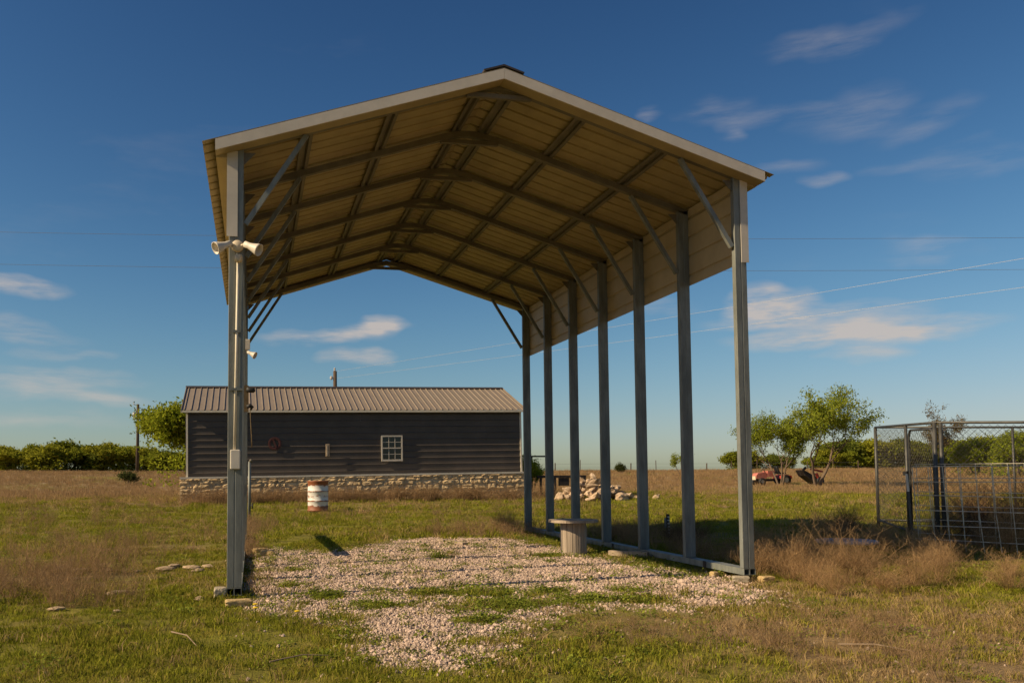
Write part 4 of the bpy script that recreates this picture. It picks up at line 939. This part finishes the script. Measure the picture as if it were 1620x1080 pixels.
def gn_scatter(name, pts, rotv, scl, idx, objs, label, cat):
    col = bpy.data.collections.new(name + '_kinds')
    for k, o in enumerate(objs):
        o.name = '%s_%02d' % (name, k); col.objects.link(o)
    me_ = bpy.data.meshes.new(name); me_.vertices.add(len(pts)); me_.vertices.foreach_set('co', np.asarray(pts, np.float32).ravel())
    me_.attributes.new('rot', 'FLOAT_VECTOR', 'POINT').data.foreach_set('vector', np.asarray(rotv, np.float32).ravel())
    me_.attributes.new('scl', 'FLOAT_VECTOR', 'POINT').data.foreach_set('vector', np.asarray(scl, np.float32).ravel())
    me_.attributes.new('idx', 'INT', 'POINT').data.foreach_set('value', np.asarray(idx, np.int32))
    o = obj(name, me_); o['kind'] = 'stuff'; o['label'] = label; o['category'] = cat
    ng = bpy.data.node_groups.new(name, 'GeometryNodeTree')
    ng.interface.new_socket('Geometry', in_out='INPUT', socket_type='NodeSocketGeometry'); ng.interface.new_socket('Geometry', in_out='OUTPUT', socket_type='NodeSocketGeometry')
    gi = ng.nodes.new('NodeGroupInput'); go = ng.nodes.new('NodeGroupOutput'); ip = ng.nodes.new('GeometryNodeInstanceOnPoints'); ci = ng.nodes.new('GeometryNodeCollectionInfo')
    ci.inputs['Collection'].default_value = col; ci.inputs['Separate Children'].default_value = True; ci.inputs['Reset Children'].default_value = True
    def na_(n, t):
        q = ng.nodes.new('GeometryNodeInputNamedAttribute'); q.data_type = t; q.inputs['Name'].default_value = n; return q.outputs['Attribute']
    lk = ng.links.new; lk(gi.outputs[0], ip.inputs['Points']); lk(ci.outputs[0], ip.inputs['Instance']); ip.inputs['Pick Instance'].default_value = True
    lk(na_('idx', 'INT'), ip.inputs['Instance Index']); lk(na_('rot', 'FLOAT_VECTOR'), ip.inputs['Rotation']); lk(na_('scl', 'FLOAT_VECTOR'), ip.inputs['Scale']); lk(ip.outputs[0], go.inputs[0])
    md = o.modifiers.new('scatter', 'NODES'); md.node_group = ng
    return o
def sector(n, d0, d1, a0=-.42, a1=.97, g_=rng):
    d = np.sqrt(g_.uniform(d0 * d0, d1 * d1, n)); a = g_.uniform(a0, a1, n); return d * np.sin(a), d * np.cos(a)
def in_shed(x, y): return (x > -2.9) & (x < 10.9) & (y > 32.85) & (y < 39.6)
def rots(n, tilt=.12): return np.stack([rng.normal(0, tilt, n), rng.normal(0, tilt, n), rng.uniform(0, 6.283, n)], 1)
def sc3(s, zf=1.0): return np.stack([s, s, zf * s * rng.uniform(.8, 1.25, len(s))], 1)

# short grass
gk = [clump(1, 46, .10, .012, .042, .0055, .9, GM['green'], 'a'), clump(2, 46, .10, .014, .050, .0055, .9, GM['green'], 'a'), clump(3, 42, .10, .014, .050, .0055, 1.0, GM['olive'], 'a'), clump(4, 26, .11, .02, .075, .004, 1.2, GM['straw'], 'a'), clump(5, 34, .10, .02, .08, .0045, .8, GM['olive'], 'a')]
X_, Y_, S_, I_ = [], [], [], []
for d0, d1, dens, s0 in ((3.0, 8, 130, .95), (8, 14, 80, 1.15), (14, 26, 22, 1.8), (26, 46, 8, 2.6)):
    n = int(.5 * (d1**2 - d0**2) * 1.39 * dens); x, y = sector(n, d0, d1); gm = gravel(x, y); dm = dry(x, y)
    k = (rng.random(n) > gm * .955) & ~in_shed(x, y) & (rng.random(n) > .22 * sm(.5, 1, dm)); x, y, dm = x[k], y[k], dm[k]
    bare = sm(.56, .70, fbm(x * 1.3, y * 1.3, 77, 4)); kk = rng.random(len(x)) > .72 * bare; x, y, dm = x[kk], y[kk], dm[kk]
    p = rng.random(len(x)); i = np.where(p < .78 - .62 * dm, rng.integers(0, 2, len(x)), np.where(rng.random(len(x)) < .30 + .45 * dm, 3, np.where(rng.random(len(x)) < .75, 2, 4)))
    lush = .50 + 1.05 * fbm(x * 1.1, y * 1.1, 71, 4)
    X_.append(x); Y_.append(y); S_.append(s0 * lush * rng.uniform(.7, 1.2, len(x))); I_.append(i)
x, y, s, i = map(np.concatenate, (X_, Y_, S_, I_))
gn_scatter('meadow_grass', np.stack([x, y, gz(x, y)], 1), rots(len(x)), sc3(s, .78), i, gk, 'short green and straw coloured grass covering the ground', 'grass')
# dry field grass further out
fk = [clump(11, 26, .18, .07, .20, .008, .6, GM['fieldweed'], 'f'), clump(12, 26, .18, .05, .16, .008, .7, GM['fieldweed'], 'f'), clump(13, 20, .18, .04, .12, .010, .7, GM['olive'], 'f')]
X_, Y_, S_, I_ = [], [], [], []
for d0, d1, dens, s0 in ((22, 40, 3.0, .9), (40, 75, 4.5, 1.35), (75, 135, 2.0, 2.0)):
    n = int(.5 * (d1**2 - d0**2) * 1.39 * dens); x, y = sector(n, d0, d1); dm = dry(x, y)
    k = ~in_shed(x, y) & (rng.random(n) < .12 + .9 * dm); x, y, dm = x[k], y[k], dm[k]
    X_.append(x); Y_.append(y); S_.append(s0 * rng.uniform(.6, 1.2, len(x))); I_.append(np.where(rng.random(len(x)) < .25 - .2 * dm, 2, rng.integers(0, 2, len(x))))
x, y, s, i = map(np.concatenate, (X_, Y_, S_, I_))
gn_scatter('dry_field_grass', np.stack([x, y, gz(x, y)], 1), rots(len(x)), sc3(s), i, fk, 'tall dry brown grass of the far field', 'grass')
# dead wiry weeds, patchy
WK = [twigs(80 + k, 12, .32, .22, .0022, GM['weed'], 'dead_weed', 6) for k in range(4)]
wo_ = [bpy.data.objects.new('w', m_) for m_ in WK]
PATCH = [(-2.3, 9.2, .8, 1.3, 150), (-1.75, 10.2, .5, 1.0, 60), (-1.6, 8.2, .5, .7, 45), (-2.6, 12.5, 1.5, 1.8, 110), (-1.6, 14.5, 1.2, 1.6, 70), (-.15, 12.5, .22, 1.3, 60), (.0, 17.2, .35, 1.4, 60), (.1, 19.5, .5, 1.2, 40),
         (3.9, 15.4, 1.0, .7, 60), (4.7, 15.0, .7, 1.1, 70), (6.2, 13.5, .7, 1.6, 140), (5.7, 11.0, .4, 1.5, 90), (5.9, 9.2, .4, .8, 70), (10.8, 11.6, 1.2, 1.0, 150), (10.2, 10.0, .8, .7, 50), (6.9, 9.9, .9, .5, 60), (9.0, 10.6, .6, .6, 50),
         (3.3, 5.2, .8, .5, 26), (4.2, 5.4, .6, .6, 26), (2.6, 5.6, .4, .3, 14), (.2, 8.6, .12, .5, 12), (3.4, 4.4, .8, .3, 16), (4.3, 32.0, 5.2, .5, 260), (0, 31.7, 2.5, .6, 150), (8.6, 31.6, 2.5, .6, 90), (-5, 28, 3, 3, 90), (-4.5, 21, 1.8, 3, 70), (8, 26, 3, 3, 60), (2, 22, 2, 2, 30)]
X_, Y_, S_ = [], [], []
for cx, cy, rx, ry, n in PATCH:
    n = int(n * (.45 if 7 < cy < 30 else 1.3))
    x = rng.normal(cx, rx * .6, n); y = rng.normal(cy, ry * .6, n); k = ~in_shed(x, y) & (rng.random(n) > gravel(x, y) * .9); X_.append(x[k]); Y_.append(y[k]); S_.append(rng.uniform(.5, 1.25, k.sum()) * (.55 if cy < 7 else 1.6 if cy > 30 else 1.0))
x, y = sector(1500, 5, 34); dm = dry(x, y); k = (rng.random(len(x)) < sm(.35, .9, dm) * .5) & (gravel(x, y) < .1) & ~in_shed(x, y)
X_.append(x[k]); Y_.append(y[k]); S_.append(rng.uniform(.35, .9, k.sum()))
x, y, s = map(np.concatenate, (X_, Y_, S_))
gn_scatter('dead_weeds', np.stack([x, y, gz(x, y)], 1), rots(len(x), .2), sc3(s), rng.integers(0, 4, len(x)), wo_, 'dead brown wiry weeds standing in loose patches', 'weeds')
# leafy green weeds in the gravel
lk_ = [leafy(90 + k, 70, .10, .014, GM['clover'], 'l') for k in range(3)]
X_, Y_ = [], []
for cx, cy, rx, ry in GREENS:
    n = int(80 * rx * ry / .2); X_.append(rng.normal(cx, rx * .5, n)); Y_.append(rng.normal(cy, ry * .5, n))
n = 420; X_.append(rng.uniform(0, 4.6, n)); Y_.append(rng.uniform(5, 13.5, n)); X_.append(rng.uniform(4.3, 5.0, 220)); Y_.append(rng.uniform(8.6, 15.2, 220))
xf, yf_ = sector(2600, 4, 24); kf = (fbm(xf * 1.1, yf_ * 1.1, 91, 3) > .56) & (gravel(xf, yf_) < .4); X_.append(xf[kf]); Y_.append(yf_[kf])
x, y = map(np.concatenate, (X_, Y_)); gn_scatter('leafy_weeds', np.stack([x, y, gz(x, y)], 1), rots(len(x), .1), sc3(rng.uniform(.45, 1.1, len(x))), rng.integers(0, 3, len(x)), lk_, 'low green leafy weeds growing through gravel and grass', 'weeds')
# gravel
pm = mat('limestone gravel', (.50, .375, .295), .9, 0, .12, 20, 0, 1, rand=.38, col2=(.35, .25, .185))
pk = []
for k in range(5):
    m_ = rock_mesh(100 + k, pm, .65, 1, .22, .4); pk.append(bpy.data.objects.new('p', m_))
n = 260000; x = rng.uniform(-.4, 5.2, n); y = rng.uniform(4.3, 15.2, n); k = rng.random(n) < gravel(x, y) ** 1.3 * np.where(y > 10.5, .8, 1); x, y = x[k], y[k]
n2 = 500; xx = rng.uniform(-.2, 5.0, n2); yy = rng.uniform(4.2, 8.5, n2); x = np.concatenate([x, xx]); y = np.concatenate([y, yy])
s = rng.lognormal(math.log(.0195), .42, len(x)); s = np.clip(s, .009, np.where(y < 7.4, .042, .062))
gn_scatter('gravel_stones', np.stack([x, y, gz(x, y) + s * .12], 1), rng.uniform(0, 6.283, (len(x), 3)), np.stack([s, s * rng.uniform(.7, 1.2, len(x)), s], 1), rng.integers(0, 5, len(x)), pk, 'pale pinkish limestone gravel spread under the carport', 'gravel')

# ------------------------------------------------------------------ large dry bushes, each a thing of its own
BB = [twigs(120 + k, 95, .64, .56, .0019, GM['brush'], 'twigs', 12) for k in range(3)]
BD = [twigs(140 + k, 120, .64, .54, .0022, GM['shadebrush'], 'twigs', 12) for k in range(2)]  # same dry brush, with the shade around the kennel painted into its colour
BUSH = [((5.45, 8.15), 1.0, 'large dry brown bush right beside the near right post'), ((5.85, 7.75), .95, 'wide dry bush in front of the one beside the right post'), ((6.35, 8.2), .65, 'dry bush before the blue grey disc, left of it'), ((6.25, 7.35), .75, 'lower pale dry bush closest to the camera on the right'),
        ((7.1, 8.15), .5, 'dry bush midway between the right post and the wire panel'), ((7.95, 9.2), .8, 'dry bush at the left end of the wire panel'), ((8.35, 10.4), .95, 'tall dry bush standing at the kennel gate'), ((7.3, 11.6), .8, 'dry bush behind the blue grey disc'), ((6.0, 9.0), .85, 'dry bush just behind the near right post'),
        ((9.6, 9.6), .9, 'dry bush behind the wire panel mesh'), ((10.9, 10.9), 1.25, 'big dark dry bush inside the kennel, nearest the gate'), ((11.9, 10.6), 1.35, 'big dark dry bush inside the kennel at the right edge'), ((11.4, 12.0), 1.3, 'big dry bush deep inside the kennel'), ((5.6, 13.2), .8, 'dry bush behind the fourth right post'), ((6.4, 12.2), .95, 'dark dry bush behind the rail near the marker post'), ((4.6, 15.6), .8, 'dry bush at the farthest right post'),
        ((5.35, 7.6), .62, 'small dry bush at the gravel edge before the near right post'), ((5.75, 7.15), .55, 'low dry tuft nearest the gravel on the right'), ((6.75, 7.6), .68, 'small dry bush between the two wide ones on the right'), ((6.6, 9.1), .75, 'dry bush standing just left of the round disc'), ((7.6, 8.5), .6, 'low dry tuft below the round disc'), ((8.6, 9.3), .55, 'low dry tuft at the foot of the wire panel'), ((7.9, 10.9), 1.05, 'upright dry bush right of the round disc'), ((12.9, 11.6), 1.3, 'dark dry bush at the far right corner of the kennel'), ((5.5, 8.75), .8, 'narrow dry bush hugging the near right post'), ((12.3, 13.0), 1.2, 'dry bush along the back wall of the kennel'), ((10.5, 10.0), 1.2, 'dark dry bush pressed against the front mesh of the kennel'), ((11.3, 9.9), 1.3, 'dark dry bush right of the one against the kennel mesh'), ((11.0, 11.6), 1.4, 'tallest dark dry bush in the middle of the kennel'), ((12.2, 11.4), 1.4, 'dense dark dry bush in the right half of the kennel'), ((10.3, 11.3), 1.0, 'dry bush just inside the kennel gate'), ((9.6, 12.9), .55, 'dark dry bush added for shade outside the left wall of the kennel'), ((10.3, 13.6), .55, 'dark dry bush added for shade at the far left corner post of the kennel'), ((8.9, 11.9), .75, 'dark dry bush left of the kennel gate in the roof shadow'), ((6.9, 6.9), .6, 'low dry tuft in the grass below the row of right bushes'), ((7.7, 7.7), .6, 'low dry tuft at the right end of the bush row'), ((5.2, 7.1), .5, 'little dry tuft on the last gravel at the right')]  # bushes outside the kennel's left wall are added to lengthen the roof shadow
for k, ((x, y), s, lb) in enumerate(BUSH):
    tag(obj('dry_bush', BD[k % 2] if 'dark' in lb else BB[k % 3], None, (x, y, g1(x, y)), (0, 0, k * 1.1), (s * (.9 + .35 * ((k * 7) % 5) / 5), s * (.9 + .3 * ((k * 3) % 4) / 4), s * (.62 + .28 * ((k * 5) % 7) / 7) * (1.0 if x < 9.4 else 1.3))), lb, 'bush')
# yellow flowers
for k, (x, y, lb) in enumerate(((.02, 7.2, 'upper of two yellow flowers in grass near the left blocks'), (.02, 6.98, 'lower of two yellow flowers in grass near the left blocks'), (.33, 6.75, 'single yellow flower right of the flower pair'))):
    z = g1(x, y); o = thing('yellow_flower', lb, 'flower', (x, y, z))
    MB().tube([(x, y, z), (x + .005, y, z + .09)], .003, 5).build('stem', GM['clover'], o)
    MB().lathe([(.004, 0), (.02, .006), (.022, .012), (.008, .016)], (x + .005, y, z + .088), 12).build('flower_head', MT['yellow'], o)
# dead sticks lying in the foreground
for k, (p, q, lb) in enumerate((((-.55, 6.35), (-.35, 5.85), 'pale dead stalk lying in the left foreground grass'), ((3.6, 4.9), (3.9, 4.6), 'thin dead stalk lying in the right foreground'), ((.1, 5.2), (.45, 5.3), 'low dead stalk at the bottom left of the gravel'))):
    a = Vector((*p, g1(*p) + .05)); b = Vector((*q, g1(*q) + .045)); md = (a + b) / 2 + Vector((.02, .03, .015))
    tag(MB().tube([a, md, b], [.005, .004, .002], 5).build('dead_stalk', MT['deadwood'], None, at=a), lb, 'stalk')
